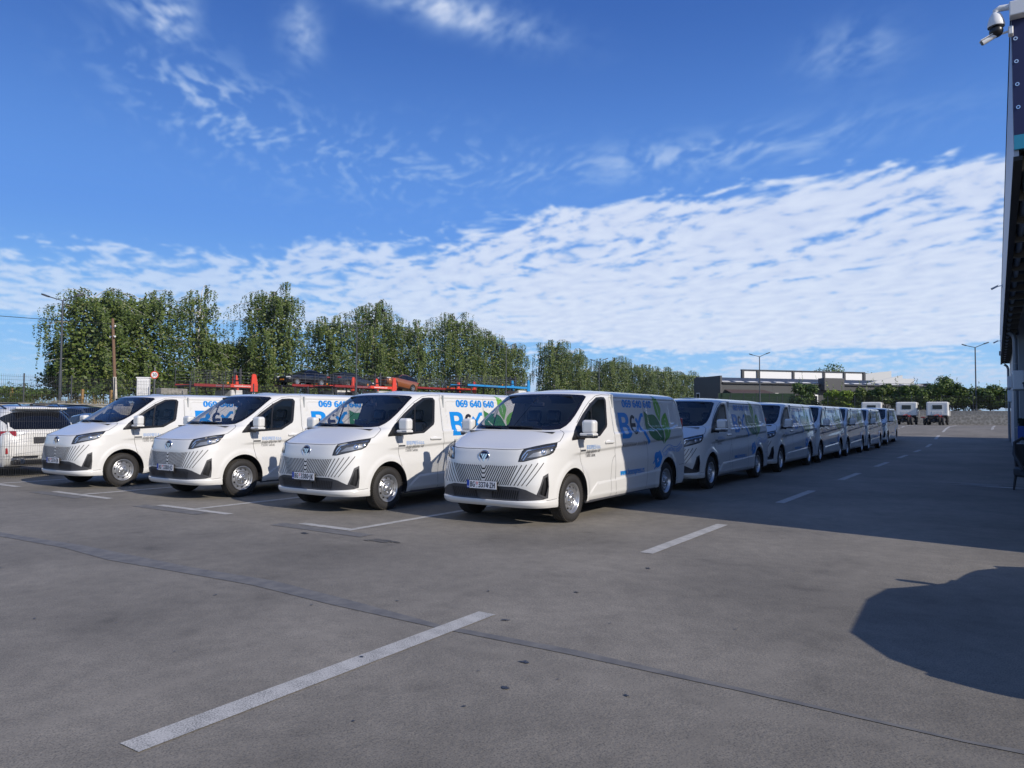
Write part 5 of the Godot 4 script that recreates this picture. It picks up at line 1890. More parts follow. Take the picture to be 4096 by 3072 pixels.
	car_trim(c4, 2.3, 0.92, 0.72, -2.36, 0.88)
	c4.position = Vector3(-33.4, 0.34, -15.4)
	c4.rotation.y = -PI / 2
	# wire fence beside the leftmost bay
	fence_run("wire_fence", "low welded wire fence in front of the white crossover at left", Vector3(-19.05, 0, -5.0), Vector3(-19.35, 0, -15.4), 4, 1.66, 0.05, 0.0032, 0.0)
	# boundary fence on the retaining wall
	fence_run("boundary_fence", "long dark mesh fence with posts on the concrete wall, left background", Vector3(-45.1, 2.02, 6.0), Vector3(-45.1, 2.02, -79.0), 34, 1.58, 0.10, 0.006, 0.06)
	fence_run("boundary_fence", "dark mesh fence in front of the hedge on the far stone wall", Vector3(-45.1, 2.22, -80.3), Vector3(5.0, 2.22, -80.3), 20, 1.4, 0.12, 0.006, 0.06)
	var wl := thing("retaining_wall", "weathered concrete retaining wall below the boundary fence, left background", "wall")
	for i in 18:
		var m := MB.new()
		m.box(Vector3(-45.08, 0.99, 10.0 - i * 5.0 - 2.5), Vector3(0.34, 1.98, 4.985))
		part("wall_section", m, M.concrete, wl)
	var cop := MB.new()
	cop.box(Vector3(-45.06, 2.0, -35.0), Vector3(0.42, 0.06, 90.0))
	part("coping", cop, M.concrete, wl)
	var fw := thing("stone_wall", "low rubble stone wall behind the trucks at the lot's end", "wall")
	var rs := MB.new()
	rs.box(Vector3(-20.0, 1.25, -79.85), Vector3(52.0, 1.1, 0.5))
	part("rubble_face", rs, M.rubble, fw)
	for i in 13:
		var k := MB.new()
		k.box(Vector3(-44.0 + i * 4.0, 1.98, -80.15), Vector3(3.985, 0.40, 0.4))
		part("kerb_block", k, M.concrete, fw)

func fence_run(called: String, label: String, a: Vector3, b: Vector3, n: int, h: float, gap: float, r: float, post: float) -> void:
	var t := thing(called, label, "fence")
	var d := (b - a) / n
	var dir := d.normalized()
	for i in n + 1:
		var p := a + d * i
		if post > 0.0:
			var m := MB.new()
			m.box(p + Vector3(0, h * 0.5 + 0.02, 0), Vector3(post, h + 0.08, post))
			part("post", m, M.post_grey, t)
		if i == n:
			break
		var w := MB.new()
		var k := int(d.length() / gap)
		var side := dir.cross(Vector3.UP) * 0.02
		for j in k + 1:
			var q := p + dir * (j * gap)
			if q.distance_to(p) > d.length(): break
			w.tube([q + Vector3(0, 0.02, 0), q + Vector3(0, h * 0.27, 0), q + Vector3(0, h * 0.29, 0) + side, q + Vector3(0, h * 0.31, 0), q + Vector3(0, h * 0.62, 0), q + Vector3(0, h * 0.64, 0) + side, q + Vector3(0, h * 0.66, 0), q + Vector3(0, h, 0)], r, 3, false)
		for y in [0.05, 0.15, 0.27, 0.31, 0.45, 0.62, 0.66, 0.8, 0.92]:
			w.tube([p + Vector3(0, h * y, 0), p + d + Vector3(0, h * y, 0)], r, 3, false)
		var o := part("mesh_panel", w, M.wire_grey, t)
		o.set_meta("kind", "stuff")

# ---------------------------------------------------------------- car carriers on the road behind
func make_carrier(label: String, at: Vector3, len: float, dh: float, paint: Material, dark: Material, text: String, text2: String) -> void:
	# deck runs along z, its front end (upright, cab) towards -z
	var t := thing("car_carrier", label, "car carrier", at, 0.0, "car carriers parked on the road")
	for sd in [1.0, -1.0]:
		var b := MB.new()
		b.box(Vector3(1.2 * sd, dh, -len * 0.29), Vector3(0.08, 0.24, len * 0.42))
		part("deck_beam", b, paint, t)
		var b2 := MB.new()
		b2.box(Vector3(1.19 * sd, dh - 0.04, len * 0.21), Vector3(0.07, 0.20, len * 0.58))
		part("deck_beam", b2, dark, t)
	var dk := MB.new()
	dk.box(Vector3(0, dh - 0.07, 0), Vector3(2.3, 0.06, len))
	part("deck", dk, M.grey_trim, t)
	if text != "":
		var tx := MB.new()
		write_on(tx, letters(text, 0.13, 1.75), Transform3D(Basis(Vector3.UP, PI / 2), Vector3(1.243, dh - 0.06, -len * 0.14)))
		part("beam_lettering", tx, M.decal_white, t)
	if text2 != "":
		var ty := MB.new()
		write_on(ty, letters(text2, 0.13, 1.5), Transform3D(Basis(Vector3.UP, PI / 2), Vector3(1.228, dh - 0.10, len * 0.16)))
		part("beam_lettering", ty, M.lamp_grey, t)
	for sd in [1.0, -1.0]:
		var u := MB.new()
		u.prism(PackedVector2Array([Vector2(-0.32, -0.35), Vector2(0.32, -0.35), Vector2(0.32, 0.2), Vector2(0.16, 0.95), Vector2(0.05, 1.02), Vector2(-0.12, 1.02), Vector2(-0.2, 0.9)]), 0.10, Transform3D(Basis(Vector3.UP, PI / 2), Vector3(1.18 * sd, dh - 0.05, -len * 0.5 + 0.1)))
		part("upright", u, paint, t)
	var rp := MB.new()
	var n := int(len / 1.3)
	for i in n + 1:
		for sd in [1.0, -1.0]:
			var z := len * 0.5 - i * len / n
			rp.box(Vector3(1.16 * sd, dh + 0.55, z), Vector3(0.04, 1.05, 0.04))
	var po := part("railing_posts", rp, M.post_grey, t)
	po.set_meta("kind", "stuff")
	var rw := MB.new()
	for sd in [1.0, -1.0]:
		for y in [dh + 0.3, dh + 0.55, dh + 0.8, dh + 1.05]:
			rw.tube([Vector3(1.16 * sd, y, len * 0.5), Vector3(1.16 * sd, y, -len * 0.5)], 0.007, 4, false)
	var ro := part("railing_wires", rw, M.galvanised, t)
	ro.set_meta("kind", "stuff")
	var ms := MB.new()
	for sd in [0.35, -0.35]:
		ms.box(Vector3(sd, dh + 0.65, -len * 0.36), Vector3(0.12, 1.5, 0.16))
	ms.box(Vector3(0, dh + 1.05, -len * 0.36), Vector3(0.6, 0.1, 0.1))
	ms.box(Vector3(0, dh + 0.45, -len * 0.36), Vector3(0.6, 0.1, 0.1))
	part("hydraulic_mast", ms, M.post_grey, t)
	var bc := MB.new()
	bc.tube([Vector3(1.1, dh + 0.13, -len * 0.05), Vector3(1.1, dh + 0.27, -len * 0.05)], 0.07, 10)
	part("beacon", bc, M.amber, t)
	var cab := MB.new()
	cab.rbox(Vector3(0, dh * 0.5, -len * 0.5 + 0.9), Vector3(2.2, dh - 0.62, 2.2), 0.14)
	var cn := part("cab", cab, M.white_paint, t)
	var cw := MB.new()
	for sd in [1.0, -1.0]:
		cw.box(Vector3(1.105 * sd, dh * 0.68, -len * 0.5 + 0.6), Vector3(0.02, 0.55, 0.9))
	cw.box(Vector3(0, dh * 0.68, -len * 0.5 - 0.205), Vector3(1.9, 0.6, 0.02))
	part("cab_window", cw, M.tinted_glass, cn)
	var ch := MB.new()
	ch.box(Vector3(0, 0.75, 0.6), Vector3(2.1, 0.2, len - 1.2))
	for sd in [1.0, -1.0]:
		for z in [len * 0.42, 0.0, -len * 0.2]:
			ch.bar(Vector3(1.0 * sd, 0.8, z), Vector3(1.1 * sd, dh - 0.05, z + 0.2), 0.12, 0.12)
	part("chassis", ch, M.grey_trim, t)
	for z in [-len * 0.42, len * 0.15, len * 0.28]:
		for sd in [1.0, -1.0]:
			var w := road_wheel(0.42, 0.3, 6)
			var nm := "wheel"
			var k := 0
			while t.has_node(nm):
				k += 1
				nm = "wheel_%03d" % k
			w.name = nm
			t.add_child(w)
			w.position = Vector3(1.08 * sd, 0.42, z)
			w.rotation.y = 0.0 if sd > 0 else PI

func make_carriers() -> void:
	var y := 1.76
	make_carrier("red car carrier with empty railed deck, leftmost, above the leftmost van", Vector3(-50.0, y, -34.3), 5.2, 1.85, M.signal_red, M.dull_red, "www.balkanavto.com", "Balkan AVTO")
	make_carrier("dark red car carrier carrying the black saloon, behind another red carrier", Vector3(-53.2, y, -46.9), 7.4, 2.3, M.signal_red, M.dull_red, "", "")
	make_carrier("red car carrier with white web address on its beam, mid background", Vector3(-50.0, y, -48.9), 7.8, 2.25, M.signal_red, M.dull_red, "www.balkanavto.com", "Balkan AVTO")
	make_carrier("red car carrier without cars, left of the blue carrier", Vector3(-53.2, y, -64.5), 11.0, 2.65, M.signal_red, M.dull_red, "", "")
	make_carrier("blue car carrier with empty deck, behind the nearest van's windscreen corner", Vector3(-50.0, y, -70.6), 12.4, 3.05, M.carrier_blue, M.carrier_blue, "", "Balkan")
	var gp := "cars loaded on the carriers"
	var b := make_car("loaded_car", "black saloon with yellow plate on a red carrier's upper deck", "car", gp, SEDAN, M.black_paint, [1.42, -1.36], 0.33, 10)
	car_trim(b, 2.34, 0.92, 0.72, -2.32, 0.86)
	var yp := MB.new()
	yp.rbox(Vector3(0, 0.50, 2.36), Vector3(0.52, 0.12, 0.03), 0.008)
	part("number_plate", yp, M.amber, b)
	b.position = Vector3(-53.2, y + 2.27, -45.4)
	var c := make_car("loaded_car", "dark hatchback between the black saloon and the copper crossover", "car", gp, ESTATE, M.navy_paint, [1.4, -1.4], 0.33, 6)
	car_trim(c, 2.3, 0.92, 0.72, -2.36, 0.88)
	c.position = Vector3(-53.2, y + 2.2, -51.4)
	c.rotation = Vector3(0.06, PI, 0)
	var o := make_car("loaded_car", "copper orange crossover tilted nose up on a carrier deck", "car", gp, CROSSOVER, M.copper_paint, [1.36, -1.36], 0.35, 5)
	car_trim(o, 2.22, 0.93, 0.86, -2.25, 0.98)
	o.position = Vector3(-51.8, y + 2.25, -56.4)
	o.rotation = Vector3(-0.13, 0, 0)
# ---------------------------------------------------------------- dark works building beyond the lot
func make_far() -> void:
	# local x runs along the long front, z back from it (into the building is -z)
	var org := Vector3(-36.0, 2.05, -111.5)
	var along := Vector3(0.676, 0, -0.737)
	var t := thing("works_building", "long dark grey works building with white windows beyond the stone wall", "building", org, atan2(-along.z, along.x))
	var L := 37.7
	var wall := MB.new()
	for i in 13:
		var p := MB.new()
		p.box(Vector3(1.45 + i * 2.9, 2.3, -0.1), Vector3(2.885, 4.6, 0.2))
		part("wall_panel", p, M.clad_light, t)
	var core := MB.new()
	core.box(Vector3(L / 2, 2.25, -4.3), Vector3(L - 0.1, 4.5, 8.1))
	part("hall", core, M.cladding, t)
	var rf := MB.new()
	rf.quad(Vector3(0, 4.62, 0.35), Vector3(L + 0.3, 4.62, 0.35), Vector3(L + 0.3, 5.85, -8.3), Vector3(0, 5.85, -8.3))
	rf.quad(Vector3(0, 4.48, 0.35), Vector3(L + 0.3, 4.48, 0.35), Vector3(L + 0.3, 4.62, 0.35), Vector3(0, 4.62, 0.35))
	rf.quad(Vector3(0, 4.48, 0.0), Vector3(L + 0.3, 4.48, 0.0), Vector3(L + 0.3, 4.48, 0.35), Vector3(0, 4.48, 0.35))
	rf.quad(Vector3(L + 0.3, 5.85, -8.3), Vector3(L + 0.3, 4.0, -8.3), Vector3(0, 4.0, -8.3), Vector3(0, 5.85, -8.3))
	var roof := part("roof", rf, M.roof_dark, t)
	for i in 16:
		var s := MB.new()
		s.box(Vector3(0.9 + i * 2.35, 4.845, -0.72), Vector3(1.45, 0.05, 0.9), Basis(Vector3.RIGHT, 0.141))
		part("rooflight", s, M.white_panel, roof)
	# end parapet with its window
	var ep := MB.new()
	ep.box(Vector3(-0.15, 2.75, -4.1), Vector3(0.3, 5.8, 8.4))
	part("end_wall", ep, M.cladding, t)
	var ew := MB.new()
	ew.box(Vector3(-0.31, 1.9, -6.9), Vector3(0.06, 2.6, 1.1))
	var endw := part("window", ew, M.white_panel, t)
	var ewp := MB.new()
	ewp.box(Vector3(-0.345, 2.5, -6.9), Vector3(0.02, 1.1, 0.9)); ewp.box(Vector3(-0.345, 1.25, -6.9), Vector3(0.02, 1.1, 0.9))
	part("pane", ewp, M.tinted_glass, endw)
	for a in [[6.2, 2.55, 1.5, 1.5], [8.9, 2.25, 1.6, 1.7], [16.0, 1.65, 1.5, 2.6], [22.4, 2.0, 1.4, 2.3], [28.0, 2.2, 1.2, 1.7], [33.4, 2.9, 1.4, 0.9]]:
		var w := MB.new()
		w.box(Vector3(a[0], a[1], 0.04), Vector3(a[2], a[3], 0.10))
		var fr := part("window", w, M.white_panel, t)
		var n: int = 2
		for k in n:
			var g := MB.new()
			g.box(Vector3(a[0], a[1] + (k - 0.5) * a[3] * 0.46, 0.095), Vector3(a[2] * 0.78, a[3] * 0.38, 0.02))
			part("pane", g, M.tinted_glass if a[3] > 1.2 else M.lamp_grey, fr)
	# lean-to with a brown roof
	var lt := MB.new()
	lt.box(Vector3(4.0, 1.15, 1.7), Vector3(6.4, 2.3, 3.3))
	var lean := part("lean_to", lt, M.cladding, t)
	var lr := MB.new()
	lr.quad(Vector3(0.3, 2.45, 4.0), Vector3(8.6, 2.45, 4.0), Vector3(7.2, 3.55, 0.05), Vector3(0.5, 3.55, 0.05))
	lr.quad(Vector3(0.3, 2.38, 4.0), Vector3(8.6, 2.38, 4.0), Vector3(8.6, 2.45, 4.0), Vector3(0.3, 2.45, 4.0))
	part("lean_to_roof", lr, M.roof_brown, lean)
	var lw := MB.new()
	lw.box(Vector3(4.6, 1.5, 3.38), Vector3(1.9, 1.3, 0.08))
	var lwin := part("lean_to_window", lw, M.white_panel, lean)
	# projecting roof box over the entrance
	var pb := MB.new()
	pb.box(Vector3(19.0, 4.6, 0.3), Vector3(3.6, 1.9, 1.6))
	part("roof_box", pb, M.cladding, t)
	# white clerestory behind the ridge
	var bays := [[11.5, 14.0], [14.4, 21.0], [21.4, 27.2], [27.6, 31.4], [31.8, 35.4]]
	for b in bays:
		var c := MB.new()
		c.box(Vector3((b[0] + b[1]) * 0.5, 6.55, -13.0), Vector3(b[1] - b[0], 1.75, 0.3))
		part("clerestory_panel", c, M.white_panel, t)
	var cf := MB.new()
	for x in [11.3, 14.2, 21.2, 27.4, 31.6, 35.7]:
		cf.box(Vector3(x, 6.55, -12.9), Vector3(0.4, 1.9, 0.5))
	cf.box(Vector3(23.5, 7.5, -12.95), Vector3(24.8, 0.16, 0.6))
	part("clerestory_frame", cf, M.roof_dark, t)
	var wd := MB.new()
	wd.prism(PackedVector2Array([Vector2(36.0, 5.0), Vector2(41.5, 5.0), Vector2(41.5, 7.9), Vector2(36.0, 7.3)]), 0.3, Transform3D(Basis.IDENTITY, Vector3(0, 0, -13.0)))
	part("parapet_wedge", wd, M.wall_panel, t)
	wd = MB.new()
	wd.prism(PackedVector2Array([Vector2(27.5, 4.9), Vector2(37.7, 4.6), Vector2(37.7, 6.0), Vector2(36.4, 5.98), Vector2(35.4, 6.0), Vector2(35.4, 6.55)]), 0.25, Transform3D(Basis.IDENTITY, Vector3(0.1, 0, -3.5)))
	part("parapet_wedge", wd, M.wall_panel, t)
	var wl := MB.new()
	wl.box(Vector3(L + 0.1, 2.5, -2.0), Vector3(0.3, 5.2, 4.4))
	part("end_wall", wl, M.cladding, t)
	var fl := MB.new()
	fl.rbox(Vector3(24.2, 4.15, 0.3), Vector3(0.5, 0.25, 0.3), 0.04)
	part("floodlight", fl, M.post_grey, t)
	# green screen fence before it
	var sc := thing("screen_fence", "dark green screened fence in front of the works building", "fence")
	for i in 6:
		var a := Vector3(-27.2 + i * 1.22, 2.05, -82.9 - i * 0.8)
		var b := a + Vector3(1.21, 0, -0.79)
		var m := MB.new()
		m.bar(a + Vector3(0, 1.05, 0), b + Vector3(0, 1.05, 0), 0.03, 2.1)
		part("screen_panel", m, M.screen_green, sc)
		var p := MB.new()
		p.box(a + Vector3(0, 1.06, 0), Vector3(0.08, 2.14, 0.08))
		part("post", p, M.post_grey, sc)
	var gr := thing("lattice_gate", "pale metal lattice railing right of the green screen fence", "railing")
	for i in 16:
		var p := MB.new()
		var x := -21.4 + i * 0.13
		p.bar(Vector3(x, 2.05, -94.3), Vector3(x + 0.06, 3.65, -94.3), 0.05, 0.05)
		part("bar", p, M.galvanised, gr)
	var gt := MB.new()
	gt.box(Vector3(-20.4, 3.5, -94.3), Vector3(2.2, 0.06, 0.06)); gt.box(Vector3(-20.4, 2.6, -94.3), Vector3(2.2, 0.06, 0.06))
	part("rail", gt, M.galvanised, gr)
	# three truck cabs on bare frames
	var names := ["left white truck cab, its chassis hidden behind the last vans", "middle white cab chassis truck at the lot's end, rear towards us", "right white cab chassis truck at the lot's end, with bare frame"]
	var xs := [[-10.05, -70.8], [-7.35, -71.1], [-5.0, -70.6]]
	var proto := make_truck(names[0])
	for i in 3:
		var tr: Node3D = proto if i == 0 else copy(proto, Vector3.ZERO, 0.0, names[i])
		tr.position = Vector3(xs[i][0], gy(-71.0), xs[i][1])
		tr.rotation.y = -0.02 * i
		tr.scale = Vector3(0.88, 0.90, 0.9)

func make_truck(label: String) -> Node3D:
	# origin under the rear axle; the cab faces -z
	var t := thing("cab_truck", label, "truck", Vector3.ZERO, 0.0, "white cab chassis trucks at the lot's end")
	var c := MB.new()
	c.rbox(Vector3(0, 1.52, -3.35), Vector3(1.90, 1.36, 1.5), 0.13)
	c.rbox(Vector3(0, 1.10, -3.45), Vector3(1.96, 0.56, 1.5), 0.08)
	var cab := part("cab", c, M.white_paint, t)
	for i in 7:
		var r := MB.new()
		r.rbox(Vector3(-0.66 + i * 0.22, 2.205, -3.3), Vector3(0.12, 0.03, 1.2), 0.012)
		part("roof_rib", r, M.white_paint, cab)
	for i in 8:
		var r := MB.new()
		r.rbox(Vector3(-0.42 + i * 0.12, 1.17, -2.598), Vector3(0.06, 0.26, 0.03), 0.012)
		part("panel_rib", r, M.white_paint, cab)
	for i in 7:
		var r := MB.new()
		r.rbox(Vector3(0.80, 1.25 + i * 0.12, -2.60), Vector3(0.16, 0.05, 0.03), 0.01)
		part("vent_louvre", r, M.white_plastic, cab)
	var w := MB.new()
	w.rbox(Vector3(0, 1.70, -2.598), Vector3(0.82, 0.40, 0.03), 0.014)
	part("rear_window", w, M.tinted_glass, cab)
	for sd in [1.0, -1.0]:
		var s := MB.new()
		s.rbox(Vector3(0.945 * sd, 1.70, -3.5), Vector3(0.03, 0.5, 0.75), 0.014)
		part("side_window", s, M.tinted_glass, cab)
		var m := MB.new()
		m.rbox(Vector3(1.12 * sd, 1.6, -4.0), Vector3(0.16, 0.34, 0.06), 0.025)
		m.tube([Vector3(0.95 * sd, 1.8, -4.0), Vector3(1.1 * sd, 1.8, -4.0)], 0.015, 5)
		part("mirror", m, M.black_trim, cab)
	var ws := MB.new()
	ws.rbox(Vector3(0, 1.70, -4.09), Vector3(1.6, 0.6, 0.04), 0.02)
	part("windscreen", ws, M.tinted_glass, cab)
	var f := MB.new()
	for sd in [1.0, -1.0]:
		f.box(Vector3(0.36 * sd, 0.66, -1.4), Vector3(0.07, 0.18, 4.6))
	for z in [0.85, 0.3, -0.6, -1.5, -2.4]:
		f.box(Vector3(0, 0.66, z), Vector3(0.7, 0.12, 0.08))
	f.box(Vector3(0, 0.50, -3.4), Vector3(1.7, 0.5, 1.4))
	f.box(Vector3(0, 0.82, -2.62), Vector3(1.7, 0.16, 0.12))
	part("frame", f, M.dark_void, t)
	var ax := MB.new()
	ax.tube([Vector3(-0.8, 0.36, 0), Vector3(0.8, 0.36, 0)], 0.07, 10)
	ax.rbox(Vector3(0, 0.38, 0), Vector3(0.34, 0.34, 0.34), 0.14)
	ax.tube([Vector3(0.62, 0.5, -0.5), Vector3(0.62, 0.5, -1.6)], 0.2, 14)
	ax.rbox(Vector3(-0.66, 0.55, -1.2), Vector3(0.3, 0.3, 0.7), 0.05)
	part("axle", ax, M.grey_trim, t)
	var rd := MB.new()
	rd.rbox(Vector3(-0.85, 0.72, 0.7), Vector3(0.34, 0.10, 0.1), 0.02)
	rd.rbox(Vector3(0.62, 0.74, -0.2), Vector3(0.22, 0.07, 0.2), 0.02)
	rd.tube([Vector3(-0.2, 0.9, -1.8), Vector3(0.1, 1.0, -2.2), Vector3(0.2, 0.85, -2.4)], 0.035, 6)
	rd.tube([Vector3(0.2, 0.9, -1.8), Vector3(0.36, 0.86, -2.1), Vector3(0.4, 0.95, -2.4)], 0.03, 6)
	rd.rbox(Vector3(0.3, 0.80, -1.7), Vector3(0.2, 0.08, 0.2), 0.03)
	part("red_fittings", rd, M.dull_red, t)
	for a in [[0.0, 0.86], [0.0, 0.58], [-3.45, 0.86]]:
		for sd in [1.0, -1.0]:
			var wh := road_wheel(0.37, 0.2, 8)
			var nm := "wheel"
			var k := 0
			while t.has_node(nm):
				k += 1
				nm = "wheel_%03d" % k
			wh.name = nm
			t.add_child(wh)
			wh.position = Vector3(a[1] * sd, 0.37, a[0])
			wh.rotation.y = 0.0 if sd > 0 else PI
	return t
# ---------------------------------------------------------------- trees and plants
func leaf_color(warm := 0.0) -> Color:
	var k := rng.randf()
	var c := Color(0.052, 0.088, 0.014).lerp(Color(0.130, 0.175, 0.030), k * k)
	if rng.randf() < 0.05: c = Color(0.17, 0.19, 0.05)
	c.r += warm * 0.03
	return Color(c.r, c.g, c.b, 1.0)

func add_leaf(mb: MB, p: Vector3, s: float, out: Vector3) -> void:
	var d := Vector3(rng.randf_range(-1, 1), rng.randf_range(-0.6, 0.6), rng.randf_range(-1, 1)).normalized()
	var e := d.cross(out).normalized()
	if e.length() < 0.5: e = Vector3.RIGHT
	var nn := e.cross(d).normalized()
	if nn.dot(out) < 0.0: nn = -nn
	mb.leaf(p, d * s, e * s * 0.6, nn)

func weeping_birch(label: String, base: Vector3, h: float, r: float, density: float, sparse_top := 0.0, called := "birch_tree") -> void:
	var t := thing(called, label, "tree", base, 0.0, "trees along the road behind the lot")
	var cr := MB.new()
	var tk := MB.new()
	var br := MB.new()
	var lean := Vector3(rng.randf_range(-0.4, 0.4), 0, rng.randf_range(-0.4, 0.4))
	var tp := []; var tr := []
	for i in 8:
		var f := i / 7.0
		tp.append(Vector3(lean.x * f * f + 0.1 * sin(f * 7.0), h * 0.90 * f, lean.z * f * f)); tr.append(0.17 * (1.0 - f) * (h / 12.0) + 0.025)
	tk.tube(tp, tr, 8)
	var nl := int(30 * density)
	for i in nl:
		var f := 0.16 + 0.80 * (i + rng.randf()) / nl
		var az := i * 2.4 + rng.randf_range(-0.5, 0.5)
		var prof := 0.55 + 0.45 * sin(clampf(f * 1.5 + 0.35, 0, PI))
		if f > 0.58: prof *= sqrt(maxf(1.0 - pow((f - 0.58) / 0.46, 2.0), 0.06))
		var reach := r * prof * rng.randf_range(0.65, 1.1)
		var o := Vector3(cos(az), 0, sin(az))
		var a := Vector3(lean.x * f * f, h * 0.93 * f, lean.z * f * f)
		var rise := (0.10 + 0.10 * f) * h * rng.randf_range(0.5, 1.0)
		if f > 0.8: rise *= 0.7
		var path := []
		for k in 6:
			var q := k / 5.0
			path.append(a + o * reach * q + Vector3(0, rise * sin(q * 2.3) * 0.9 - 0.05 * h * q * q * (1.0 - f * 0.5), 0))
		br.tube(path, [0.035, 0.03, 0.022, 0.016, 0.011, 0.008], 4, false)
		var ns := int((9 + 8 * reach / 2.5) * lerpf(1.0, 0.55, sparse_top * sm(0.6, 0.9, f)))
		for s in ns:
			var q := rng.randf_range(0.22, 1.0)
			var k := int(q * 4.99)
			var st: Vector3 = path[k].lerp(path[k + 1], q * 5.0 - k)
			st += Vector3(rng.randf_range(-0.3, 0.3), 0, rng.randf_range(-0.3, 0.3))
			var hang := rng.randf_range(0.6, 2.3) * (h / 12.0) * lerpf(0.7, 1.0, q)
			var m := int(hang / 0.06)
			var sway := Vector3(rng.randf_range(-0.12, 0.12), 0, rng.randf_range(-0.12, 0.12))
			cr.col = leaf_color()
			for j in m:
				var g := float(j) / m
				if rng.randf() < 0.16: cr.col = leaf_color()
				var p := st + Vector3(0, -hang * g, 0) + sway * g + Vector3(rng.randf_range(-0.08, 0.08), rng.randf_range(-0.04, 0.04), rng.randf_range(-0.08, 0.08))
				if p.y < 0.4: break
				add_leaf(cr, p, rng.randf_range(0.06, 0.115), (o * 0.8 + Vector3(0, 0.35, 0)).normalized())
	# inner clumps that fill the crown
	for i in int(2600 * density * (r / 2.5)):
		var f := rng.randf_range(0.12, 0.86)
		var az := rng.randf() * TAU
		var prof := 0.55 + 0.45 * sin(clampf(f * 1.5 + 0.35, 0, PI))
		if f > 0.58: prof *= sqrt(maxf(1.0 - pow((f - 0.58) / 0.40, 2.0), 0.02))
		if sparse_top > 0.0 and f > 0.6 and rng.randf() < sparse_top: continue
		var q := sqrt(rng.randf()) * r * prof * 0.72
		cr.col = leaf_color()
		add_leaf(cr, Vector3(cos(az) * q, h * f, sin(az) * q), rng.randf_range(0.10, 0.18), Vector3(cos(az), 0.4, sin(az)).normalized())
	part("trunk", tk, M.birch_bark, t)
	part("branches", br, M.birch_bark, t)
	part("crown", cr, M.foliage, t)

func bush(mb: MB, c: Vector3, rx: float, ry: float, rz: float, n: int, size: float, tint := Color(1, 1, 1)) -> void:
	var lumps := []
	for i in 9:
		var d := Vector3(rng.randf_range(-1, 1), rng.randf_range(-0.5, 1), rng.randf_range(-1, 1)).normalized()
		lumps.append([d * rng.randf_range(0.45, 0.75), rng.randf_range(0.30, 0.5)])
	for i in n:
		var l: Array = lumps[rng.randi() % 9]
		var d := Vector3(rng.randf_range(-1, 1), rng.randf_range(-1, 1), rng.randf_range(-1, 1)).normalized()
		var p: Vector3 = l[0] + d * l[1] * pow(rng.randf(), 0.45)
		var k := leaf_color()
		mb.col = Color(k.r * tint.r, k.g * tint.g, k.b * tint.b, 1.0)
		var q := c + Vector3(p.x * rx, p.y * ry, p.z * rz)
		if q.y < c.y - ry * 0.95: continue
		add_leaf(mb, q, size * rng.randf_range(0.6, 1.3), d)

func shrub(called: String, label: String, category: String, group: String, base: Vector3, rx: float, h: float, n: int, size: float, tint := Color(1, 1, 1), shoots := 0) -> void:
	var t := thing(called, label, category, base, 0.0, group)
	var m := MB.new()
	bush(m, Vector3(0, h * 0.52, 0), rx, h * 0.5, rx * 0.8, n, size, tint)
	if called == "hedge_shrub":
		bush(m, Vector3(0, h * 0.28, 0.1), rx * 1.15, h * 0.34, rx * 0.8, n / 2, size, tint)
	for i in shoots:
		var p := Vector3(rng.randf_range(-rx, rx) * 0.8, h * rng.randf_range(0.7, 0.9), rng.randf_range(-0.5, 0.5))
		var up := rng.randf_range(0.5, 1.2)
		for k in 9:
			var c := leaf_color()
			m.col = Color(c.r * tint.r * 1.2, c.g * tint.g * 1.2, c.b * tint.b, 1.0)
			add_leaf(m, p + Vector3(rng.randf_range(-0.06, 0.06), up * k / 8.0, rng.randf_range(-0.06, 0.06)), size * 0.7, Vector3(rng.randf_range(-1, 1), 0.3, 1).normalized())
	part("foliage", m, M.foliage, t)
	var s := MB.new()
	for i in 4:
		var a := rng.randf() * TAU
		s.tube([Vector3(0, -0.02, 0), Vector3(cos(a) * rx * 0.2, h * 0.3, sin(a) * rx * 0.2), Vector3(cos(a) * rx * 0.5, h * 0.5, sin(a) * rx * 0.5)], [0.04, 0.025, 0.01], 5, false)
	part("stems", s, M.brown_bark, t)

# a spot on the ground plane of height y seen at that bearing (in pixels of 2212 from the left) at distance along x
func spot(u: float, x: float) -> Vector3:
	var k := (u - 1106.0) / 1598.0
	var d := x / (0.8317 * k - 0.5553)
	return Vector3(x, 1.75, -(0.5553 * k + 0.8317) * d)

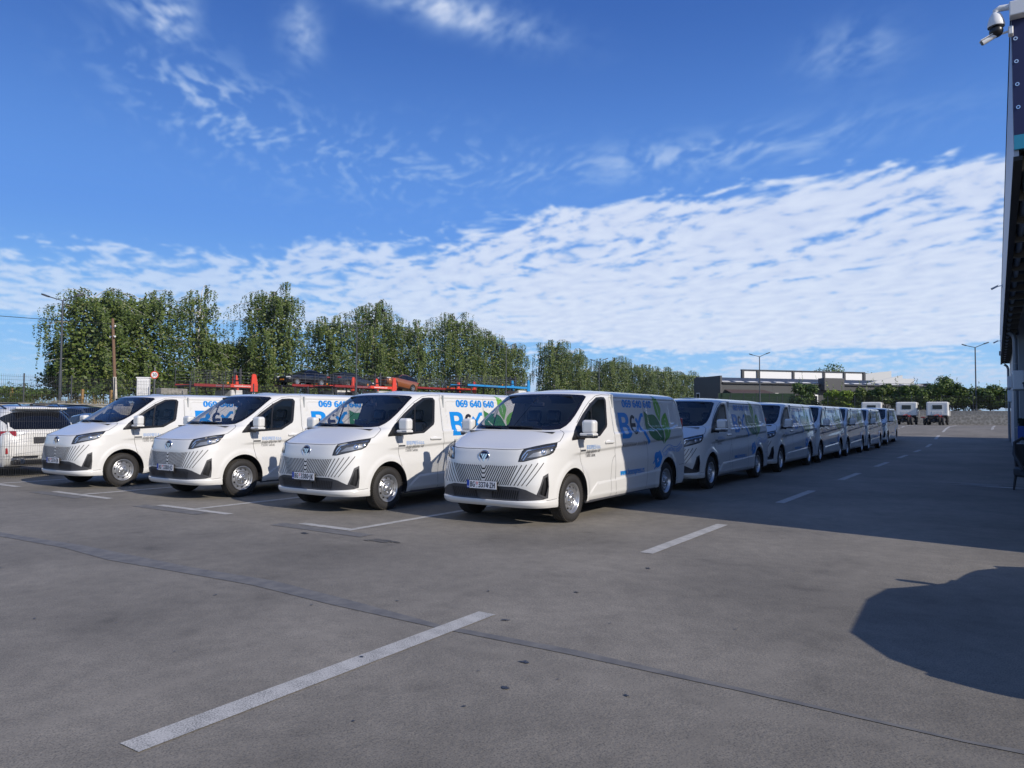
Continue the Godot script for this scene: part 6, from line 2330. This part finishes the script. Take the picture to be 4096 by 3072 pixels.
func make_trees() -> void:
	# label, bearing, x, height, radius, density, sparse top
	var list := [
		["broad weeping birch behind the tall lamp, left of the leaning pole", 205.0, -58.0, 9.7, 3.2, 1.5, 0.0],
		["broad weeping birch just right of the leaning wooden pole", 300.0, -59.0, 10.3, 3.5, 1.5, 0.1],
		["weeping birch with ragged thin top standing alone, second clump from left", 424.0, -60.0, 11.6, 2.6, 1.15, 0.75],
		["low drooping birch filling the foot of the ragged birch", 470.0, -63.0, 7.4, 2.4, 1.1, 0.0],
		["tallest pointed birch of the row, above the first red carrier", 590.0, -60.0, 12.9, 3.6, 1.6, 0.25],
		["low birch at the left foot of the tallest birch", 528.0, -64.0, 7.6, 2.6, 1.1, 0.0],
		["rounded birch with visible pale trunk above the black saloon", 712.0, -60.0, 10.8, 3.5, 1.35, 0.2],
		["tall weeping birch where the bird flies, middle of the row", 803.0, -60.0, 13.6, 3.2, 1.5, 0.35],
		["narrow weeping birch right of the one with the bird", 856.0, -62.0, 12.2, 2.6, 1.2, 0.4],
		["birch with bare white branches above the copper crossover", 906.0, -60.0, 12.0, 3.0, 1.15, 0.5],
		["tall full birch with loose pointed crown, right part of the row", 985.0, -60.0, 13.8, 4.2, 1.6, 0.25],
		["birch with thin drooping tips above the blue carrier", 1050.0, -61.0, 12.4, 3.8, 1.4, 0.4],
		["last birch of the front row beside the gap of sky", 1101.0, -61.0, 11.0, 3.4, 1.4, 0.3],
		["first birch right of the gap, with arching bare limbs", 1196.0, -60.0, 12.4, 3.4, 1.6, 0.35],
		["birch beside the thin lamp post behind the nearest van's roof", 1235.0, -62.0, 11.8, 3.8, 1.5, 0.3],
		["green tree with round leafy top right of the thin lamp post", 1322.0, -61.0, 11.2, 4.4, 1.7, 0.2],
		["birch of middle size in the line running down to the works building", 1382.0, -62.0, 11.0, 4.4, 1.5, 0.2],
		["smaller birch in the line, before the one touching the works building", 1432.0, -62.0, 10.8, 4.6, 1.5, 0.1],
		["last birch before the dark end wall of the works building", 1482.0, -63.0, 10.8, 5.0, 1.5, 0.1],
		["low birch in the gap under the thin lamp post", 1276.0, -64.0, 9.0, 3.6, 1.3, 0.2]]
	for a in list:
		weeping_birch(a[0], spot(a[1], a[2]), a[3], a[4] * 1.22, a[5], a[6])
	shrub("dark_cypress", "dense dark cypress at the left end of the tree row", "tree", "", spot(128.0, -62.0), 1.5, 5.6, 5200, 0.10, Color(0.55, 0.75, 0.6))
	shrub("dark_cypress", "second dark cypress leaning on the leftmost birch", "tree", "", spot(152.0, -60.5), 1.3, 6.4, 5000, 0.10, Color(0.6, 0.75, 0.6))
	shrub("roadside_bush", "low bush between the birch row and the gap of sky", "bush", "", spot(1150.0, -70.0), 2.0, 3.0, 900, 0.12)
	for i in 7:
		var uu: float = [10.0, 180.0, 360.0, 520.0, 680.0, 860.0, 1010.0][i]
		shrub("roadside_bush", ["dark bush at the far left edge behind the boundary fence", "dark undergrowth below the leftmost birch", "dark undergrowth below the ragged birch", "dark undergrowth left of the tallest birch", "dark undergrowth under the black saloon's carrier", "dark undergrowth behind the copper crossover", "dark undergrowth behind the red carrier without cars"][i], "bush", "", spot(uu, -64.0), 5.5, 4.2 if i > 0 else 1.8, 3600, 0.13, Color(0.7, 0.8, 0.8))
	# hedge and shrubs on the far wall
	var hg := "hedge shrubs on the stone wall"
	var hx := [[-17.6, 1.7, 3.7, "dark leafy shrub in front of the works building's roof box", Color(0.7, 0.85, 0.9)], [-14.3, 1.8, 2.7, "bright lime green round shrub in front of the works building", Color(1.6, 1.65, 0.7)], [-11.6, 1.3, 3.0, "hedge shrub above the left white truck cab", Color(1, 1, 1)], [-9.9, 1.4, 3.3, "hedge shrub between left and middle white truck cabs", Color(0.95, 1, 1)], [-8.1, 1.4, 3.2, "hedge shrub above the middle white truck cab", Color(0.9, 1, 1)], [-6.3, 1.5, 3.0, "hedge shrub between middle and right white truck cabs", Color(1, 1.05, 1)], [-4.6, 1.5, 3.1, "hedge shrub above the right white truck cab", Color(0.9, 0.95, 1)], [-2.9, 1.5, 3.0, "hedge shrub right of the right white truck cab", Color(0.95, 1, 1)], [-1.2, 1.4, 2.8, "hedge shrub right of the far right lamp post", Color(0.9, 1, 1)], [0.6, 1.5, 2.9, "hedge shrub at the corner of the warehouse", Color(0.9, 0.95, 1)], [2.4, 1.6, 2.9, "last hedge shrub hidden partly by the warehouse", Color(0.9, 0.95, 1)]]
	for a in hx:
		shrub("hedge_shrub", a[3], "bush", hg, Vector3(a[0], 2.05, -81.7), a[1], a[2] * 0.9, 4200, 0.11, a[4], 4)
	shrub("round_tree", "round dark green tree behind the hedge at the works building's right end", "tree", "", Vector3(-8.2, 2.05, -121.0), 2.7, 5.5, 4200, 0.15, Color(0.85, 1.0, 0.8))
	shrub("distant_tree", "open crowned tree showing above the works building's roof", "tree", "", Vector3(-27.0, 2.05, -150.0), 4.6, 9.8, 2600, 0.2, Color(0.85, 1.0, 0.8))
	shrub("distant_tree", "smaller tree top right of the open crowned tree over the roof", "tree", "", Vector3(-20.5, 2.05, -151.0), 2.8, 8.2, 1500, 0.2, Color(0.85, 1.0, 0.8))
	# verge: dry grass and weeds on top of the left wall
	var g := MB.new()
	for i in 9000:
		var z := rng.randf_range(-4.0, -60.0)
		var p := Vector3(rng.randf_range(-45.5, -47.2), 1.76, z)
		var h := rng.randf_range(0.25, 0.75) * (1.0 if rng.randf() < 0.8 else 1.4)
		var dry := sm(-0.3, 0.4, sin(z * 0.45) + rng.randf_range(-0.7, 0.7))
		g.col = Color(0.07, 0.10, 0.02, 1).lerp(Color(0.36, 0.26, 0.11, 1), dry * rng.randf_range(0.6, 1.0))
		var bend := Vector3(rng.randf_range(-0.3, 0.3), 0, rng.randf_range(-0.3, 0.3)) * h
		var w := Vector3(rng.randf_range(-1, 1), 0, rng.randf_range(-1, 1)).normalized() * 0.016
		var nn := Vector3(0.6, 0.5, 0.3).normalized()
		var tip := p + bend + Vector3(0, h, 0)
		if (w * 2.0).cross(tip - p).dot(nn) < 0.0: w = -w
		g.tri(p - w, p + w, tip)
	solo("dry_grass", g, M.foliage, "dry golden grass on top of the retaining wall behind the fence", "grass", "", "stuff")
	var wd := MB.new()
	for i in 34:
		var z := rng.randf_range(-2.0, -64.0)
		bush(wd, Vector3(rng.randf_range(-46.8, -47.6), 2.25, z), rng.randf_range(0.5, 1.3), rng.randf_range(0.5, 1.1) * (1.3 if z > -34.0 else 0.8), 0.6, 420, 0.06, Color(0.85, 0.9, 0.9))
	solo("weeds", wd, M.foliage, "green weeds growing thickly behind the boundary fence", "weeds", "", "stuff")
# ---------------------------------------------------------------- lamp posts, poles, signs
func lamp_post(label: String, at: Vector3, h: float, turn: float) -> void:
	var t := thing("lamp_post", label, "lamp post", at, turn, "lamp posts with two floodlights round the lot")
	var p := MB.new()
	p.tube([Vector3.ZERO, Vector3(0, h * 0.3, 0), Vector3(0, h * 0.31, 0), Vector3(0, h - 0.35, 0)], [0.085, 0.085, 0.06, 0.05], 12)
	part("pole", p, M.lamp_steel, t)
	var b := MB.new()
	b.box(Vector3(0, 0.12, 0), Vector3(0.7, 0.24, 0.7))
	part("footing", b, M.concrete, t)
	for sd in [1.0, -1.0]:
		var a := MB.new()
		a.tube([Vector3(0, h - 0.38, 0), Vector3(0.72 * sd, h - 0.12 + 0.06 * sd, 0)], 0.03, 8)
		var arm := part("arm", a, M.lamp_steel, t)
		var l := MB.new()
		var bs := Basis(Vector3.UP, 0.3 * sd) * Basis(Vector3.FORWARD, -0.35 * sd)
		l.rbox(Vector3(0.88 * sd, h - 0.06 + 0.06 * sd, 0.02), Vector3(0.40, 0.09, 0.30), 0.03, bs)
		part("floodlight", l, M.lamp_steel, arm)
		var f := MB.new()
		f.rbox(Vector3(0.88 * sd, h - 0.06 + 0.06 * sd, 0.02) - bs.y * 0.046, Vector3(0.32, 0.012, 0.22), 0.005, bs)
		part("lamp_glass", f, M.lamp_face, arm)

func make_small() -> void:
	lamp_post("tall twin lamp post standing before the leftmost birch", Vector3(-46.0, 1.95, -21.3), 6.5, 0.9)
	lamp_post("slim lamp post between birches above the black saloon", Vector3(-45.6, 1.95, -44.6), 7.2, 0.75)
	lamp_post("lamp post beside the gap of sky, over the blue carrier's end", Vector3(-45.6, 1.95, -67.1), 7.35, 0.6)
	lamp_post("thin twin lamp post above the nearest van's roof", Vector3(-41.4, 2.05, -81.2), 6.4, 0.4)
	lamp_post("twin lamp post in front of the works building", Vector3(-22.4, 2.05, -82.4), 6.4, 0.3)
	lamp_post("twin lamp post on the stone wall near the warehouse", Vector3(-2.3, 2.05, -81.0), 6.4, 0.2)
	var pl := thing("utility_pole", "leaning brown wooden utility pole with pale lower part, left", "utility pole", Vector3(-47.0, 1.75, -25.0), 0.0)
	var p := MB.new()
	p.tube([Vector3(0, 2.0, 0), Vector3(-0.25, 5.75, 0.1)], [0.10, 0.085], 10)
	part("pole", p, M.old_pole, pl)
	var q := MB.new()
	q.tube([Vector3(0.14, 0, -0.05), Vector3(0.0, 2.02, 0)], [0.12, 0.11], 10)
	part("pale_foot", q, M.pale_wood, pl)
	for i in 2:
		for sd in [1.0, -1.0]:
			var s := MB.new()
			var y := 5.05 - 0.35 * i
			s.tube([Vector3(-0.2, y, 0.1), Vector3(-0.2 + 0.28 * sd, y + 0.16 * (1 - 2 * i), 0.1)], 0.02, 5)
			s.lathe([Vector2(0.05, 0.0), Vector2(0.055, 0.08), Vector2(0.0, 0.12)], 8, Transform3D(Basis.IDENTITY, Vector3(-0.2 + 0.28 * sd, y + 0.16 * (1 - 2 * i), 0.1)))
			part("insulator", s, M.white_plastic, pl)
	var wr := MB.new()
	var wp := []
	for i in 13:
		var f := i / 12.0
		wp.append(Vector3(-47.2, 7.15 - 1.6 * f * (1 - f), -24.9).lerp(Vector3(-52.0, 7.4 - 1.6 * f * (1 - f), 22.0), f))
	wr.tube(wp, 0.018, 5, false)
	solo("overhead_wire", wr, M.black_trim, "single thin overhead wire running left from the utility pole", "wire")
	var sg := thing("speed_sign", "round speed limit sign reading 30 behind the leftmost van", "sign", Vector3(-46.4, 1.75, -27.3), 0.75)
	var sp := MB.new()
	sp.tube([Vector3.ZERO, Vector3(0, 2.75, 0)], 0.03, 8)
	part("post", sp, M.galvanised, sg)
	var zx := Transform3D(Basis(Vector3.RIGHT, PI / 2), Vector3(0, 2.25, 0.04))
	var rg := MB.new()
	rg.lathe([Vector2(0.25, -0.01), Vector2(0.25, 0.01), Vector2(0.19, 0.012)], 30, zx)
	var ring := part("sign_ring", rg, M.signal_red, sg)
	var wf := MB.new()
	wf.lathe([Vector2(0.192, 0.009), Vector2(0.0, 0.010)], 30, zx)
	part("sign_face", wf, M.white_panel, sg)
	var nm := MB.new()
	write_on(nm, letters("30", 0.20, 0.26), Transform3D(Basis.IDENTITY, Vector3(-0.13, 2.15, 0.055)))
	part("sign_number", nm, M.decal_black, sg)
	var cb := thing("cabinet", "pale concrete utility cabinet behind the fence, left of the 30 sign", "cabinet", Vector3(-46.3, 1.75, -26.5), 0.75)
	var cm := MB.new()
	cm.rbox(Vector3(0, 1.0, 0), Vector3(0.72, 2.0, 0.4), 0.03)
	cm.rbox(Vector3(0, 2.02, 0), Vector3(0.8, 0.08, 0.46), 0.02)
	part("body", cm, M.white_panel, cb)
	var cd := MB.new()
	cd.box(Vector3(0, 1.0, 0.205), Vector3(0.6, 1.7, 0.02))
	part("door", cd, M.white_plastic, cb)
	var cx := MB.new()
	cx.rbox(Vector3(-46.5, 2.45, -28.6), Vector3(0.6, 1.4, 1.9), 0.03)
	solo("concrete_block", cx, M.concrete, "low concrete block right of the 30 sign behind the fence", "concrete block")
	for i in 5:
		var m := MB.new()
		var z: float = [-19.7, -23.7, -25.5, -29.9, -36.0][i]
		m.box(Vector3(-48.3, 2.35, z), Vector3(0.14, 1.25, 0.14))
		solo("timber_post", m, M.timber_post, "short ochre timber marker post behind the fence, %s along it from the left" % ["first", "second", "third", "fourth", "fifth"][i], "post", "ochre marker posts")
	# a bird over the birches
	var bd := thing("bird", "small dark bird in flight above the middle birch", "bird", Vector3(-40.5, 9.6, -42.4), 0.6)
	var bb := MB.new()
	bb.lathe([Vector2(0, -0.2), Vector2(0.05, -0.1), Vector2(0.07, 0.05), Vector2(0.03, 0.2), Vector2(0, 0.26)], 8, Transform3D(Basis(Vector3.FORWARD, PI / 2 - 0.4), Vector3.ZERO))
	part("body", bb, M.dark_void, bd)
	for sd in [1.0, -1.0]:
		var wg := MB.new()
		wg.tri(Vector3(-0.1, 0, 0), Vector3(0.12, 0.02, 0), Vector3(-0.1, 0.22, 0.36 * sd))
		wg.tri(Vector3(-0.1, -0.01, 0), Vector3(-0.1, 0.21, 0.36 * sd), Vector3(0.12, 0.01, 0))
		part("wing", wg, M.dark_void, bd)
